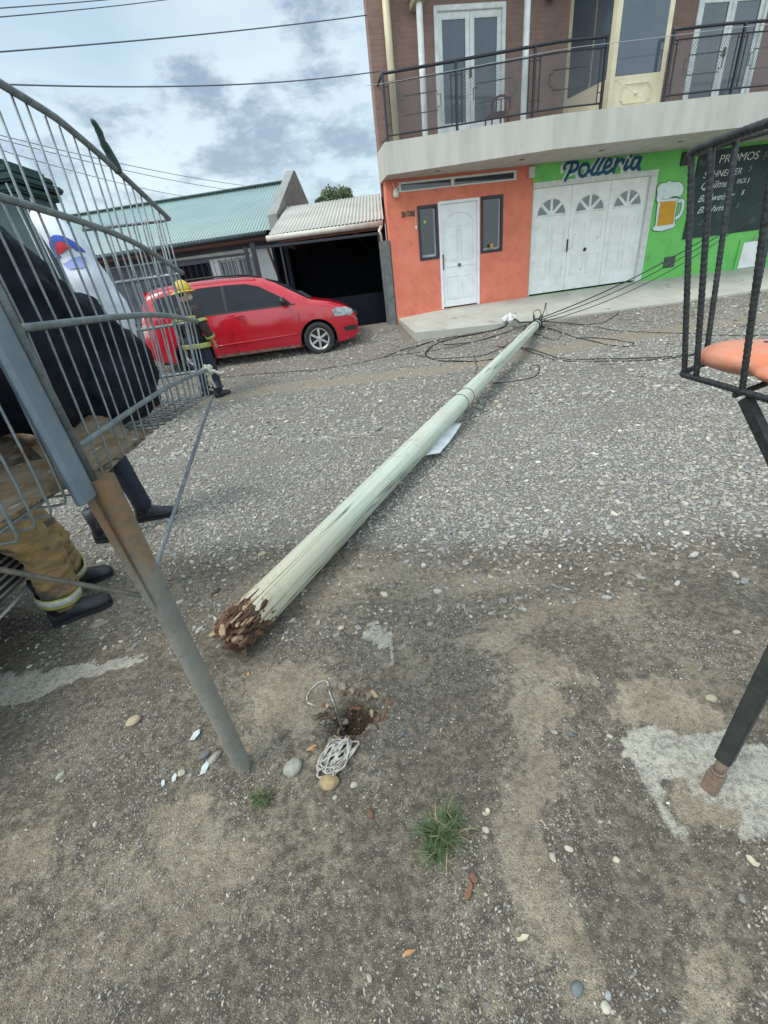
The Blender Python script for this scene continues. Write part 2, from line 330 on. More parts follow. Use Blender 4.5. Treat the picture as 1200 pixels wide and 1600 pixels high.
# ---------------------------------------------------------------- loose stones (points + instanced pebbles, one mass)
def in_view(x, y, z, mg=1.25):
    v = Vector((x, y, z-CAMH)); fz = v.y*math.cos(PITCH)-v.z*math.sin(PITCH)
    if fz < .05: return False
    lt = v.x/fz; dn = -(v.y*math.sin(PITCH)+v.z*math.cos(PITCH))/fz
    X = lt*math.cos(ROLL)+dn*math.sin(ROLL); Y = -lt*math.sin(ROLL)+dn*math.cos(ROLL)
    return abs(X) < .923*mg and abs(Y) < 1.23*mg
pm = bpy.data.materials.new('stone_mix'); pm.use_nodes = True; t = pm.node_tree; b = t.nodes['Principled BSDF']; b.inputs['Roughness'].default_value = .8; b.inputs['Specular IOR Level'].default_value = .3
ia = N(t, 'ShaderNodeAttribute', attribute_type='INSTANCER', attribute_name='tint')
pn = noise(t, N(t, 'ShaderNodeTexCoord').outputs['Object'], 2.5, 4)
Lk(t, mix(t, 1, ia.outputs['Color'], mix(t, rmp(t, pn, .3, .7), (.8,.8,.8), (1.1,1.08,1.05)), 'MULTIPLY'), b.inputs['Base Color'])
def scatter(name, pts, scl, rot, tint, label, cat, flat):
    me = bpy.data.meshes.new(name); me.from_pydata(pts, [], [])
    for nm, ty, arr in (('sc','FLOAT_VECTOR',scl),('rt','FLOAT_VECTOR',rot),('tint','FLOAT_COLOR',tint)):
        a = me.attributes.new(nm, ty, 'POINT'); a.data.foreach_set('color' if 'COLOR' in ty else 'vector', np.array(arr, dtype=np.float32).ravel())
    me.materials.append(pm)
    o = bpy.data.objects.new(name, me); C.objects.link(o)
    ng = bpy.data.node_groups.new(name, 'GeometryNodeTree'); ng.interface.new_socket('Geometry', in_out='INPUT', socket_type='NodeSocketGeometry'); ng.interface.new_socket('Geometry', in_out='OUTPUT', socket_type='NodeSocketGeometry')
    gi = N(ng,'NodeGroupInput'); go = N(ng,'NodeGroupOutput')
    ic = N(ng,'GeometryNodeMeshIcoSphere'); ic.inputs['Subdivisions'].default_value = 3 if flat else 2; ic.inputs['Radius'].default_value = 1
    sp = N(ng,'GeometryNodeSetPosition'); tn = N(ng,'ShaderNodeTexNoise'); tn.inputs['Scale'].default_value = 1.1; tn.inputs['Detail'].default_value = 1
    po = N(ng,'GeometryNodeInputPosition'); Lk(ng, po.outputs[0], tn.inputs['Vector'])
    sb = N(ng,'ShaderNodeVectorMath',operation='SUBTRACT'); Lk(ng, tn.outputs['Color'], sb.inputs[0]); sb.inputs[1].default_value=(.5,.5,.5)
    sx = N(ng,'ShaderNodeVectorMath',operation='SCALE'); Lk(ng, sb.outputs[0], sx.inputs[0]); sx.inputs['Scale'].default_value = 1.0
    Lk(ng, ic.outputs['Mesh'], sp.inputs['Geometry']); Lk(ng, sx.outputs[0], sp.inputs['Offset'])
    sm = N(ng,'GeometryNodeSetMaterial'); sm.inputs['Material'].default_value = pm; Lk(ng, sp.outputs[0], sm.inputs[0])
    ss = N(ng,'GeometryNodeSetShadeSmooth'); ss.inputs['Shade Smooth'].default_value = bool(flat); Lk(ng, sm.outputs[0], ss.inputs[0])
    mp_ = N(ng,'GeometryNodeMeshToPoints'); Lk(ng, gi.outputs[0], mp_.inputs[0])
    io = N(ng,'GeometryNodeInstanceOnPoints'); Lk(ng, mp_.outputs[0], io.inputs['Points']); Lk(ng, ss.outputs[0], io.inputs['Instance'])
    a1 = N(ng,'GeometryNodeInputNamedAttribute',data_type='FLOAT_VECTOR'); a1.inputs['Name'].default_value='sc'
    a2 = N(ng,'GeometryNodeInputNamedAttribute',data_type='FLOAT_VECTOR'); a2.inputs['Name'].default_value='rt'
    Lk(ng, a2.outputs['Attribute'], io.inputs['Rotation']); Lk(ng, a1.outputs['Attribute'], io.inputs['Scale']); Lk(ng, io.outputs[0], go.inputs[0])
    md = o.modifiers.new('stones','NODES'); md.node_group = ng
    return tag(o, label, cat, kind='stuff')
TINTS = [tuple(min(.7,q*1.55) for q in c) for c in [(.16,.165,.17),(.21,.20,.185),(.28,.265,.235),(.115,.12,.125),(.36,.33,.27),(.48,.46,.40),(.24,.17,.13),(.14,.135,.12),(.31,.26,.19),(.19,.205,.205)]]
TP = np.array([.19,.24,.19,.13,.07,.015,.035,.08,.03,.03])
def mkpts(n, x0, x1, y0, y1, fn, rmin, rmean, rmax, yp=1.0, bright=1.0, warm=.42, wm=(.31,.298,.27)):
    pts=[]; sc=[]; rt=[]; ti=[]
    U = rng.random((n,2)); ks = rng.choice(len(TINTS), n, p=TP/TP.sum()); rr = np.clip(rng.lognormal(math.log(rmean), .45, n), rmin, rmax); A = rng.random((n,6))
    for i in range(n):
        x = x0+(x1-x0)*U[i,0]; y = y0+(y1-y0)*U[i,1]**yp
        if not in_view(x,y,0): continue
        p = fn(x,y)
        if A[i,0] > p: continue
        r = rr[i]; z = tz(x,y)
        pts.append((x,y,z+r*.18)); sc.append((r*(.9+.5*A[i,1]), r*(.65+.3*A[i,2]), r*(.35+.3*A[i,3])))
        rt.append(((A[i,4]-.5)*.7,(A[i,5]-.5)*.7,A[i,1]*77)); k = (.72+.5*A[i,3])*bright; c = TINTS[ks[i]]; w_=warm; c = [c[0]*(1-w_)+w_*wm[0], c[1]*(1-w_)+w_*wm[1], c[2]*(1-w_)+w_*wm[2]]; ti.append((c[0]*k,c[1]*k,c[2]*k,1))
    return pts, sc, rt, ti
def road_d(x,y):
    s,c,g,st,fr = zones(x,y); k = .5+.9*mnoise.noise(Vector((x*1.1,y*1.1,9)))
    rut = math.exp(-((y-4.3-.03*x)/.35)**2)+math.exp(-((y-5.9-.03*x)/.4)**2)
    return (g**1.15+.07*(1-g))*(1-.85*st)*(.62+.5*k)*(1-.45*min(1,rut))*(1 if fr<.5 else .8)
near = mkpts(125000,-4.5,4.5,1.5,4.6,road_d,.003,.0064,.020,1.25)
far = mkpts(140000,-9,12,4.4,10.3,road_d,.005,.010,.036,1.15)
def not_apron(p): return not (p[0] > .85 and p[1] > 9.1 + .1246*(p[0]-.9))
for k in (0,):
    idx = [i for i,p in enumerate(far[0]) if not_apron(p)]
    far = tuple([a[i] for i in idx] for a in far)
scatter('road_gravel', near[0]+far[0], near[1]+far[1], near[2]+far[2], near[3]+far[3], 'loose grey and tan river gravel covering the street', 'gravel', True)
def grit_d(x,y):
    s,c,g,st,fr = zones(x,y); k = .5+1.3*mnoise.noise(Vector((x*2.3,y*2.3,4)))+.8*mnoise.noise(Vector((x*9,y*9,4)))
    return max(0,(1-g))*max(.05,min(1,k))*(1-.75*min(1,s))*(1-.9*min(1,c))
g1 = mkpts(190000,-2.5,2.2,.05,2.6,grit_d,.0009,.0018,.0046,1.15,1.0,.45,(.25,.225,.18))
g2 = mkpts(1500,-2.8,2.6,.0,2.7,grit_d,.0035,.005,.010,.9,1.0,.5,(.25,.225,.18))
scatter('soil_grit', g1[0]+g2[0], g1[1]+g2[1], g1[2]+g2[2], g1[3]+g2[3], 'fine dark grit and small chips strewn over the trodden soil verge', 'grit', False)
# ================================================================ two storey building
FA = R(7.1); FO = Vector((0, 10.566, 0)); FU = Vector((math.cos(FA), math.sin(FA), 0)); FN = Vector((math.sin(FA), -math.cos(FA), 0))
def fw(u, z, d=0): return FO + FU*u + Vector((0,0,z)) + FN*d       # facade coords -> world
M_orange = mat('orange_wall_paint', (.72,.215,.14), .85, col2=(.60,.165,.10), nscale=2.6, bump=.7, bscale=35, spots=((.46,.15,.10),4.2,.65))
M_green = mat('green_wall_paint', (.17,.55,.13), .85, col2=(.135,.46,.11), nscale=1.4, bump=.35, bscale=35, spots=((.15,.36,.12),3.8,.61))
M_slab = mat('balcony_plaster', (.51,.50,.455), .9, col2=(.42,.415,.375), nscale=1.3, bump=.25, bscale=40, stretch=(3,3,.5), spots=((.42,.40,.34),5,.66))
M_soffit = mat('soffit_plaster', (.46,.45,.40), .9, nscale=3)
M_white = mat('white_door_paint', (.80,.82,.84), .5, col2=(.70,.71,.72), nscale=3, spots=((.50,.45,.38),7,.70))
M_whiteg = mat('garage_door_paint', (.80,.81,.80), .55, col2=(.70,.70,.67), nscale=4, spots=((.45,.40,.33),6,.68))
M_frame = mat('pale_frame_paint', (.66,.67,.65), .6, nscale=6)
M_glass = mat('dark_window_glass', (.018,.026,.036), .07, col2=(.03,.04,.05), nscale=2, spec=.7)
M_glassg = mat('grey_reflecting_glass', (.055,.075,.10), .1, col2=(.075,.095,.12), nscale=2, spec=.8)
M_black = mat('black_iron_paint', (.018,.021,.03), .45, nscale=20)
M_brown = mat('dark_wood_frame', (.03,.025,.035), .5, nscale=20)
M_cream = mat('cream_joinery', (.66,.60,.42), .6, col2=(.58,.52,.36), nscale=5)
M_beige = mat('beige_stone', (.50,.45,.33), .8, nscale=9)
M_whitecol = mat('white_column_paint', (.80,.83,.82), .55, nscale=5)
M_mesh = mat('white_mesh_grille', (.70,.72,.73), .6)
M_concrete = mat('pavement_concrete', (.45,.44,.385), .9, col2=(.37,.36,.31), nscale=1.7, bump=.4, bscale=50, spots=((.27,.25,.21),3.3,.64))
# brick
M_brick = bpy.data.materials.new('brick_facing'); M_brick.use_nodes = True; t = M_brick.node_tree; b = t.nodes['Principled BSDF']; b.inputs['Roughness'].default_value = .9
o_ = N(t,'ShaderNodeTexCoord'); sp_ = N(t,'ShaderNodeSeparateXYZ'); Lk(t,o_.outputs['Object'],sp_.inputs[0]); cb_ = N(t,'ShaderNodeCombineXYZ'); Lk(t,mth(t,'ADD',sp_.outputs[0],sp_.outputs[1]),cb_.inputs[0]); Lk(t,sp_.outputs[2],cb_.inputs[1])
bt = N(t,'ShaderNodeTexBrick'); bt.inputs['Scale'].default_value = 1; bt.inputs['Brick Width'].default_value=.24; bt.inputs['Row Height'].default_value=.072; bt.inputs['Mortar Size'].default_value=.007; bt.inputs['Mortar Smooth'].default_value=.3
bt.inputs['Color1'].default_value=(.31,.18,.145,1); bt.inputs['Color2'].default_value=(.24,.145,.12,1); bt.inputs['Mortar'].default_value=(.22,.175,.155,1); Lk(t,cb_.outputs[0],bt.inputs['Vector'])
Lk(t, mix(t,.5,bt.outputs['Color'],mix(t,rmp(t,noise(t,o_.outputs['Object'],3.5,5),.3,.7),(.18,.125,.115),(.30,.195,.16))), b.inputs['Base Color'])
bp = N(t,'ShaderNodeBump'); bp.inputs['Strength'].default_value=.5; bp.inputs['Distance'].default_value=.01; bp.invert=True; Lk(t,bt.outputs['Fac'],bp.inputs['Height']); Lk(t,bp.outputs[0],b.inputs['Normal'])

def wall_mesh(mb, u0, u1, z0, z1, holes, d0=0, th=.2, back=True):
    """front face at d=d0 (outward) in local coords x=u, y=-d, with rectangular holes and reveals"""
    us = sorted({u0,u1,*[h[0] for h in holes],*[h[1] for h in holes]}); zs_ = sorted({z0,z1,*[h[2] for h in holes],*[h[3] for h in holes]})
    us = [u for u in us if u0<=u<=u1]; zs_ = [z for z in zs_ if z0<=z<=z1]
    inh = lambda a,b: any(h[0]<a<h[1] and h[2]<b<h[3] for h in holes)
    nU,nZ = len(us)-1,len(zs_)-1; yf,yb = -d0,-d0+th
    sol = [[not inh((us[i]+us[i+1])/2,(zs_[j]+zs_[j+1])/2) for j in range(nZ)] for i in range(nU)]
    S_ = lambda i,j: 0<=i<nU and 0<=j<nZ and sol[i][j]
    for i in range(nU):
        for j in range(nZ):
            if not sol[i][j]: continue
            a,b_,c,d = us[i],us[i+1],zs_[j],zs_[j+1]
            mb.add([(a,yf,c),(b_,yf,c),(b_,yf,d),(a,yf,d)],[(0,1,2,3)])
            if back: mb.add([(a,yb,c),(b_,yb,c),(b_,yb,d),(a,yb,d)],[(3,2,1,0)])
            if not S_(i-1,j): mb.add([(a,yf,c),(a,yb,c),(a,yb,d),(a,yf,d)],[(3,2,1,0)])
            if not S_(i+1,j): mb.add([(b_,yf,c),(b_,yb,c),(b_,yb,d),(b_,yf,d)],[(0,1,2,3)])
            if not S_(i,j-1): mb.add([(a,yf,c),(b_,yf,c),(b_,yb,c),(a,yb,c)],[(3,2,1,0)])
            if not S_(i,j+1): mb.add([(a,yf,d),(b_,yf,d),(b_,yb,d),(a,yb,d)],[(0,1,2,3)])
def raw(mb, name, m, parent):      # build without normal recalculation problems on open meshes
    return mb.build(name, m, parent)
BL = thing('two_storey_building', 'two storey building with orange and green shop front under a curved balcony', 'building', FO, FA)
DW = (2.0,2.93,.66,2.72); WL = (1.54,1.985,1.69,2.69); WR = (2.96,3.47,1.68,2.73); TR = (1.17,3.75,2.95,3.115); GD = (4.16,7.08,.66,2.80)
mb = MB(); wall_mesh(mb, .9, 4.155, .3, 3.17, [WL,DW,WR,TR]); mb.build('orange_wall', M_orange, BL)
mb = MB(); wall_mesh(mb, 4.155, 12.6, .3, 3.17, [GD, (7.70,7.86,2.88,3.12)]); mb.build('green_wall', M_green, BL)
mb = MB(); mb.prism([(.902,.205),(1.1,.205),(2.6,8),(2.45,8)],2.87,(0,0,.3),(1,0,0),(0,1,0),(0,0,1)); mb.box((12.4,.21,.3),(12.6,8,3.17)); mb.box((2.6,7.8,.3),(12.4,8,3.17)); mb.build('side_wall', M_orange, BL)
# dark grey wall set back behind the openings
mb = MB(); mb.box((1.25,.6,.3),(12.38,.7,3.16)); mb.build('inner_wall', mat('inner_wall_paint',(.10,.10,.10),.9), BL)
# entrance door
def panel_relief(mb, x0,x1,z0,z1,y,t=.012,w=.018):
    for a,b_,c,d in ((x0,x1,z0,z0+w),(x0,x1,z1-w,z1),(x0,x0+w,z0+w,z1-w),(x1-w,x1,z0+w,z1-w)): mb.box((a,y-t,c),(b_,y,d))
    mb.box((x0+w*2.2,y-t*.7,z0+w*2.2),(x1-w*2.2,y,z1-w*2.2))
fr = MB()
for a,b_,c,d in ((2.0,2.05,.66,2.72),(2.88,2.93,.66,2.72),(2.05,2.88,2.67,2.72)): fr.box((a,.0-.012,c),(b_,.12,d))
fd = fr.build('door_frame', M_white, BL, bevel=.004)
db = MB(); y0=.03; db.box((2.053,y0,.69),(2.877,y0+.05,2.667))
for x0,x1 in ((2.13,2.44),(2.49,2.80)): panel_relief(db,x0,x1,.86,1.32,y0); panel_relief(db,x0,x1,1.62,2.28,y0)
for x0,x1 in ((2.13,2.44),(2.49,2.80)): db.box((x0,y0-.012,1.50),(x1,y0,1.52))
arc=[(2.465+.33*math.cos(a),y0-.006,2.30+.2*math.sin(a)) for a in np.linspace(0,PI,13)]; db.tube(arc,.009,6)
door = db.build('door', M_white, BL)
k = MB(); k.lathe([(.0,-.0),(.036,.0),(.036,.012),(.015,.02),(.03,.045),(.028,.065),(.0,.072)],(2.455,y0-.0,1.52),(0,-1,0),16,False); k.build('knob', mat('brass',(.25,.2,.12),.35,.9), door, smooth=True)
k = MB(); k.box((2.065,y0-.045,1.46),(2.09,y0-.03,1.76)); k.box((2.07,y0-.03,1.48),(2.085,y0,1.5)); k.box((2.07,y0-.03,1.72),(2.085,y0,1.74)); k.build('door_handle', mat('worn_brass',(.13,.11,.07),.5,.6), door, bevel=.003)
k = MB(); k.lathe([(0,0),(.008,0),(.008,.006),(0,.007)],(2.465,y0-.0,2.18),(0,-1,0),10,False); k.build('peephole', M_black, door)
k = MB(); k.box((2.0,-.06,.62),(2.93,.2,.659)); k.build('doorstep', M_concrete, BL)
# sidelights
for (a,b_,c,d) in (WL,WR):
    f = MB(); w=.055
    for q in ((a,b_,c,c+w),(a,b_,d-w,d),(a,a+w,c+w,d-w),(b_-w,b_,c+w,d-w)): f.box((q[0],-.015,q[2]),(q[1],.06,q[3]))
    wd = f.build('window', M_brown, BL, bevel=.004)
    g_ = MB(); g_.box((a+w,.03,c+w),(b_-w,.038,d-w)); g_.build('pane', M_glass, wd)
    lc = MB()
    for i in range(int((b_-a-2*w)/.03)): 
        x=a+w+.015+i*.03; lc.prism([(0,0),(.015,-.022),(-.015,-.022)],.002,(x,.026,c+w+.055),(1,0,0),(0,0,1),(0,1,0))
        lc.box((x-.015,.0262,c+w),(x+.0149,.028,c+w+.035))
    for i in range(int((d-c-2*w)/.03)):
        z=c+w+.015+i*.03; lc.prism([(0,.013),(-.03,0),(0,-.013)],.002,(b_-w-.02,.0262,z),(1,0,0),(0,0,1),(0,1,0)); lc.box((b_-w-.02,.0262,z-.013),(b_-w-.001,.028,z+.013))
    lc.build('lace_curtain', mat('lace',(.42,.44,.50),.9), wd)
p = MB(); p.lathe([(.0,0),(.035,0),(.045,.1),(.047,.1),(.0,.1)],(3.20,.012,1.745),(0,0,1),14); tag(p.build('flower_pot', mat('ochre_pot',(.50,.30,.05),.6), None, auto=40), 'small ochre pot on the sill of the window right of the white door', 'flower pot')
fp = bpy.data.objects['flower_pot']; fp.matrix_world = Matrix.Translation(FO) @ Matrix.Rotation(FA,4,'Z') @ Matrix.Translation((0,-.05,0))
s_ = MB(); s_.prism([(r*math.cos(a),r*math.sin(a)) for a,r in [(i*PI/8,(.035 if i%2 else .02)) for i in range(16)]],.003,(1.70,.024,2.40),(1,0,0),(0,0,1),(0,1,0)); s_.build('sun_sticker', mat('yellow_sticker',(.65,.50,.15),.6), BL)
# transom
f = MB(); a,b_,c,d = TR; w=.035
for q in ((a,b_,c,c+w*.7),(a,b_,d-w,d),(a,a+.05,c+w*.7,d-w),(b_-.05,b_,c+w*.7,d-w),(2.30,2.37,c+w*.7,d-w)): f.box((q[0],-.02,q[2]),(q[1],.06,q[3]))
tw = f.build('transom_window', M_frame, BL); g_ = MB(); g_.box((a+.05,.03,c+w*.7),(2.30,.036,d-w)); g_.box((2.37,.03,c+w*.7),(b_-.05,.036,d-w)); g_.build('pane', M_glass, tw)
# garage door of three leaves
f = MB()
for q in ((4.16,4.175,.66,2.80),(6.99,7.08,.66,2.80),(4.175,6.99,2.765,2.80)): f.box((q[0],-.015,q[2]),(q[1],.12,q[3]))
f.box((7.08,-.02,.66),(7.14,-.0,2.86)); f.box((4.16,-.02,2.80),(7.08,-.0,2.86))
f.build('garage_frame', M_frame, BL)
for i in range(3):
    x0 = 4.18+i*.938; x1 = x0+.93; y0=.05; c=(x0+x1)/2
    g_ = MB(); g_.box((x0,y0,.70),(x1,y0+.05,2.762))
    for a,b_ in ((x0+.10,c-.04),(c+.04,x1-.10)): panel_relief(g_,a,b_,1.0,1.42,y0,.011); panel_relief(g_,a,b_,1.5,2.08,y0,.011)
    lf = g_.build('garage_leaf', M_whiteg, BL)
    fan = MB()
    for j in range(4):
        a0 = PI*(j+.12)/4; a1 = PI*(j+.88)/4; pol=[(.09*math.cos((a0+a1)/2),.09*math.sin((a0+a1)/2))]+[(.33*math.cos(q),.30*math.sin(q)) for q in np.linspace(a0,a1,7)]
        fan.prism(pol,.006,(c,y0-.009,2.24),(1,0,0),(0,0,1),(0,1,0))
    fan.build('fanlight', mat('fanlight_glass',(.13,.15,.16),.15,spec=.7), lf)
    ar = MB(); ar.tube([(c+.345*math.cos(q),y0-.004,2.24+.315*math.sin(q)) for q in np.linspace(0,PI,17)],.009,6); ar.tube([(c-.35,y0-.004,2.235),(c+.35,y0-.004,2.235)],.009,6); ar.build('fanlight_trim', M_whiteg, lf, smooth=True)
    if i==1:
        k=MB(); k.lathe([(.0,0),(.04,0),(.04,.015),(.02,.03),(.0,.035)],(c-.02,y0,1.50),(0,-1,0),16,False); k.build('knob', M_black, lf, smooth=True)
        k=MB(); k.box((x0-.03,y0-.03,1.50),(x0-.005,y0-.0,1.75)); k.build('handle', M_black, lf, bevel=.004)
# lamp, junction box, air vents, meter door, number plaque
k=MB(); k.lathe([(.0,0),(.045,.005),(.06,.05),(.055,.10),(.035,.15),(.0,.17)],(1.10,-.05,2.86),(0,0,1),14,False); k.tube([(1.10,-.05,3.0),(1.04,-.03,3.14)],.006,6); k.tube([(1.12,-.05,3.0),(1.2,-.03,3.12)],.006,6); k.build('wall_lamp', mat('lamp_plastic',(.70,.68,.64),.4), BL, smooth=True)
k=MB(); k.box((4.02,-.07,2.95),(4.15,0,3.14)); k.build('junction_box', mat('box_plastic',(.60,.60,.56),.6), BL, bevel=.01)
k=MB(); k.box((1.475,-.02,2.29),(1.51,0,2.35)); k.build('doorbell', M_white, BL, bevel=.004)
k=MB(); k.tube([(1.4925,-.004,2.35),(1.4925,-.004,2.62)],.003,5); k.build('bell_wire', M_white, BL)
k=MB(); k.box((7.71,-.012,.87),(8.02,.0,1.11)); kk=k.build('air_vent', mat('vent_frame',(.07,.09,.07),.6), BL, bevel=.02)
k=MB(); [k.box((7.735,-.02,.895+i*.03),(7.995,-.012,.91+i*.03)) for i in range(7)]; k.build('louvre', mat('vent_slat',(.10,.11,.10),.5), kk)
k=MB(); k.box((7.655,-.03,2.87),(7.86,.01,3.12)); k.build('extractor_vent', mat('vent_dark',(.025,.035,.03),.5), BL, bevel=.015)
k=MB(); k.box((9.88,-.02,.62),(10.5,0,1.2)); kk=k.build('meter_door', M_whiteg, BL, bevel=.006); k=MB(); k.box((10.44,-.03,.88),(10.46,-.02,.94)); k.build('latch', M_black, kk)
k=MB(); k.box((9.76,-.03,.60),(9.85,0,1.26)); k.box((9.85,-.03,1.205),(10.55,0,1.26)); k.build('meter_surround', M_green, BL)
M_plaq = mat('varnished_plaque',(.12,.045,.025),.6,col2=(.09,.035,.02),nscale=30)
k=MB(); k.prism([(0,0),(.02,.05),(0,.10),(.05,.10),(.08,.085),(.12,.10),(.20,.10),(.24,.085),(.28,.10),(.30,.10),(.285,.05),(.30,0),(.25,0),(.22,.015),(.08,.015),(.05,0)],.015,(1.19,-.015,2.52),(1,0,0),(0,0,1),(0,1,0)); plaque=k.build('number_plaque', M_plaq, BL)
def text(body, size, pos, m, name, parent, shear=0, width=None, ext=.002, sx=1.0):
    cu = bpy.data.curves.new(name,'FONT'); cu.body = body; cu.size = size; cu.shear = shear; cu.extrude = ext
    tmp = bpy.data.objects.new(name+'_t', cu); C.objects.link(tmp); bpy.context.view_layer.update()
    dg = bpy.context.evaluated_depsgraph_get(); me = bpy.data.meshes.new_from_object(tmp.evaluated_get(dg)); bpy.data.objects.remove(tmp)
    xs=[v.co.x for v in me.vertices]; w=max(xs)-min(xs); k = (width/w) if width else sx
    for v in me.vertices: x,y,z = v.co; v.co = (pos[0]+x*k, pos[1]-z, pos[2]+y)
    me.materials.clear(); me.materials.append(m); o = bpy.data.objects.new(name, me); C.objects.link(o); o.parent = parent; return o
text('281', .085, (1.26,-.018,2.545), mat('plaque_digits',(.45,.33,.16),.6), 'digits', plaque)
# lettering and mug
POLL={'P1': [[5.03, 3.152], [4.983, 3.016], [4.879, 2.843]], 'P2': [[4.844, 3.05], [4.85,3.10], [4.896, 3.135], [5.028, 3.15], [5.14, 3.12], [5.15, 3.06], [5.093, 3.0], [4.986, 2.98]], 'o': [[5.345, 3.088], [5.251, 3.071], [5.2, 2.999], [5.215, 2.917], [5.289, 2.881], [5.368, 2.915], [5.417, 3.002], [5.388, 3.074], [5.345, 3.088]], 'c': [[5.412, 2.958], [5.5, 2.965]], 'l1': [[5.629, 3.15], [5.554, 3.05], [5.49, 2.936], [5.538, 2.895], [5.618, 2.921]], 'l2': [[5.756, 3.15], [5.68, 3.05], [5.618, 2.921], [5.664, 2.891], [5.77, 2.929]], 'e': [[5.791, 2.976], [5.909, 3.02], [5.94, 3.086], [5.878, 3.122], [5.817, 3.071], [5.777, 2.973], [5.823, 2.899], [5.906, 2.906], [5.99, 2.957]], 'r': [[6.074, 3.121], [6.038, 3.004], [6.014, 2.898]], 'r2': [[6.047, 3.003], [6.122, 3.084], [6.228, 3.09], [6.22, 3.04]], 'i': [[6.332, 3.075], [6.274, 2.944], [6.31, 2.919], [6.371, 2.957]], 'dot': [[6.382, 3.145], [6.39, 3.14]], 'a': [[6.634, 3.089], [6.517, 3.108], [6.445, 3.043], [6.429, 2.953], [6.485, 2.913], [6.549, 2.949], [6.62, 3.059]], 'a2': [[6.645, 3.092], [6.599, 2.925], [6.653, 2.9]]}
def strokes(mb, st, w, y, du=0, dz=0):
    n_=0
    for k_, pts in st.items():
        P_ = smooth_path([(p[0]+du,0,p[1]+dz) for p in pts],5) if len(pts)>2 else [Vector((p[0]+du,0,p[1]+dz)) for p in pts]
        for i,p in enumerate(P_):
            yy = y-.00002*n_; n_+=1
            ring=[(p.x+w/2*math.cos(a)*.9,yy,p.z+w/2*math.sin(a)*1.05) for a in np.linspace(0,2*PI,11)[:-1]]
            mb.add(ring,[tuple(range(10))])
            if i<len(P_)-1:
                q=P_[i+1]; d=(q-p); L=d.length
                if L<1e-5: continue
                nn_=Vector((-d.z,0,d.x))/L*w/2; yy = y-.00002*n_-.00001; n_+=1
                mb.add([(p.x+nn_.x,yy,p.z+nn_.z),(q.x+nn_.x,yy,q.z+nn_.z),(q.x-nn_.x,yy,q.z-nn_.z),(p.x-nn_.x,yy,p.z-nn_.z)],[(0,1,2,3)])
k=MB(); strokes(k,POLL,.098,-.004,-.042,-.026); k.build('lettering_outline', mat('sign_white',(.72,.80,.72),.8), BL)
k=MB(); strokes(k,POLL,.062,-.02); k.build('shop_lettering', mat('sign_blue',(.008,.06,.14),.85,col2=(.02,.10,.19),nscale=14), BL)
def poly_on_wall(pts, y, name, m, parent, grow=0):
    cx=sum(p[0] for p in pts)/len(pts); cz=sum(p[1] for p in pts)/len(pts)
    P_=[(cx+(a-cx)*(1+grow),cz+(b_-cz)*(1+grow)) for a,b_ in pts]
    bm=bmesh.new(); vs=[bm.verts.new((a,y,b_)) for a,b_ in P_]; f=bm.faces.new(vs); bmesh.ops.triangulate(bm,faces=[f]); me=bpy.data.meshes.new(name); bm.to_mesh(me); bm.free(); me.materials.append(m)
    o=bpy.data.objects.new(name,me); C.objects.link(o); o.parent=parent; return o
MUG={'glass': [[7.253, 2.255], [7.294, 1.799], [7.233, 1.745], [7.263, 1.702], [7.462, 1.667], [7.801, 1.71], [7.833, 1.747], [7.772, 1.885], [7.777, 2.23], [7.763, 2.284], [7.255, 2.307]], 'amber': [[7.32, 2.249], [7.738, 2.233], [7.765, 1.784], [7.335, 1.776]], 'ho': [[7.749, 2.226], [7.904, 2.218], [7.937, 2.141], [7.939, 2.022], [7.884, 1.93], [7.793, 1.883]], 'foam': [[7.27, 2.243], [7.207, 2.29], [7.204, 2.405], [7.174, 2.511], [7.25, 2.592], [7.379, 2.596], [7.434, 2.626], [7.555, 2.591], [7.683, 2.591], [7.816, 2.519], [7.862, 2.401], [7.799, 2.312], [7.65, 2.331], [7.474, 2.288], [7.345, 2.31]]}
M_ink=mat('mural_outline',(.03,.04,.07),.8); M_mw=mat('mural_white',(.66,.76,.74),.8,col2=(.56,.66,.66),nscale=9); M_amb=mat('mural_amber',(.62,.33,.02),.8,col2=(.50,.24,.03),nscale=14,stretch=(3,1,.6))
k=MB(); hp=smooth_path([(a,-.004,z) for a,z in MUG['ho']],5); 
def ribbon(mb,P_,w,y):
    for i in range(len(P_)-1):
        p,q=P_[i],P_[i+1]; d=q-p; L=max(d.length,1e-6); n1=Vector((-d.z,0,d.x))/L*w/2; yy=y-.00003*i
        e=d/L*.006
        mb.add([(p.x+n1.x-e.x,yy,p.z+n1.z-e.z),(q.x+n1.x+e.x,yy,q.z+n1.z+e.z),(q.x-n1.x+e.x,yy,q.z-n1.z+e.z),(p.x-n1.x-e.x,yy,p.z-n1.z-e.z)],[(0,1,2,3)])
ribbon(k,hp,.095,-.003); k.build('mug_handle_outline',M_ink,BL)
k=MB(); ribbon(k,hp,.07,-.007); k.build('mug_handle',M_mw,BL)
poly_on_wall(MUG['glass'],-.0095,'mug_outline',M_ink,BL,.05); poly_on_wall(MUG['glass'],-.0125,'beer_mug_mural',M_mw,BL)
poly_on_wall(MUG['amber'],-.0155,'beer_mural',M_amb,BL)
fo=[(p.x,p.z) for p in smooth_path([(a,0,z) for a,z in MUG['foam']],4,True)][:-1]
poly_on_wall(fo,-.0185,'foam_outline',M_ink,BL,.045); poly_on_wall(fo,-.0215,'foam_mural',M_mw,BL)
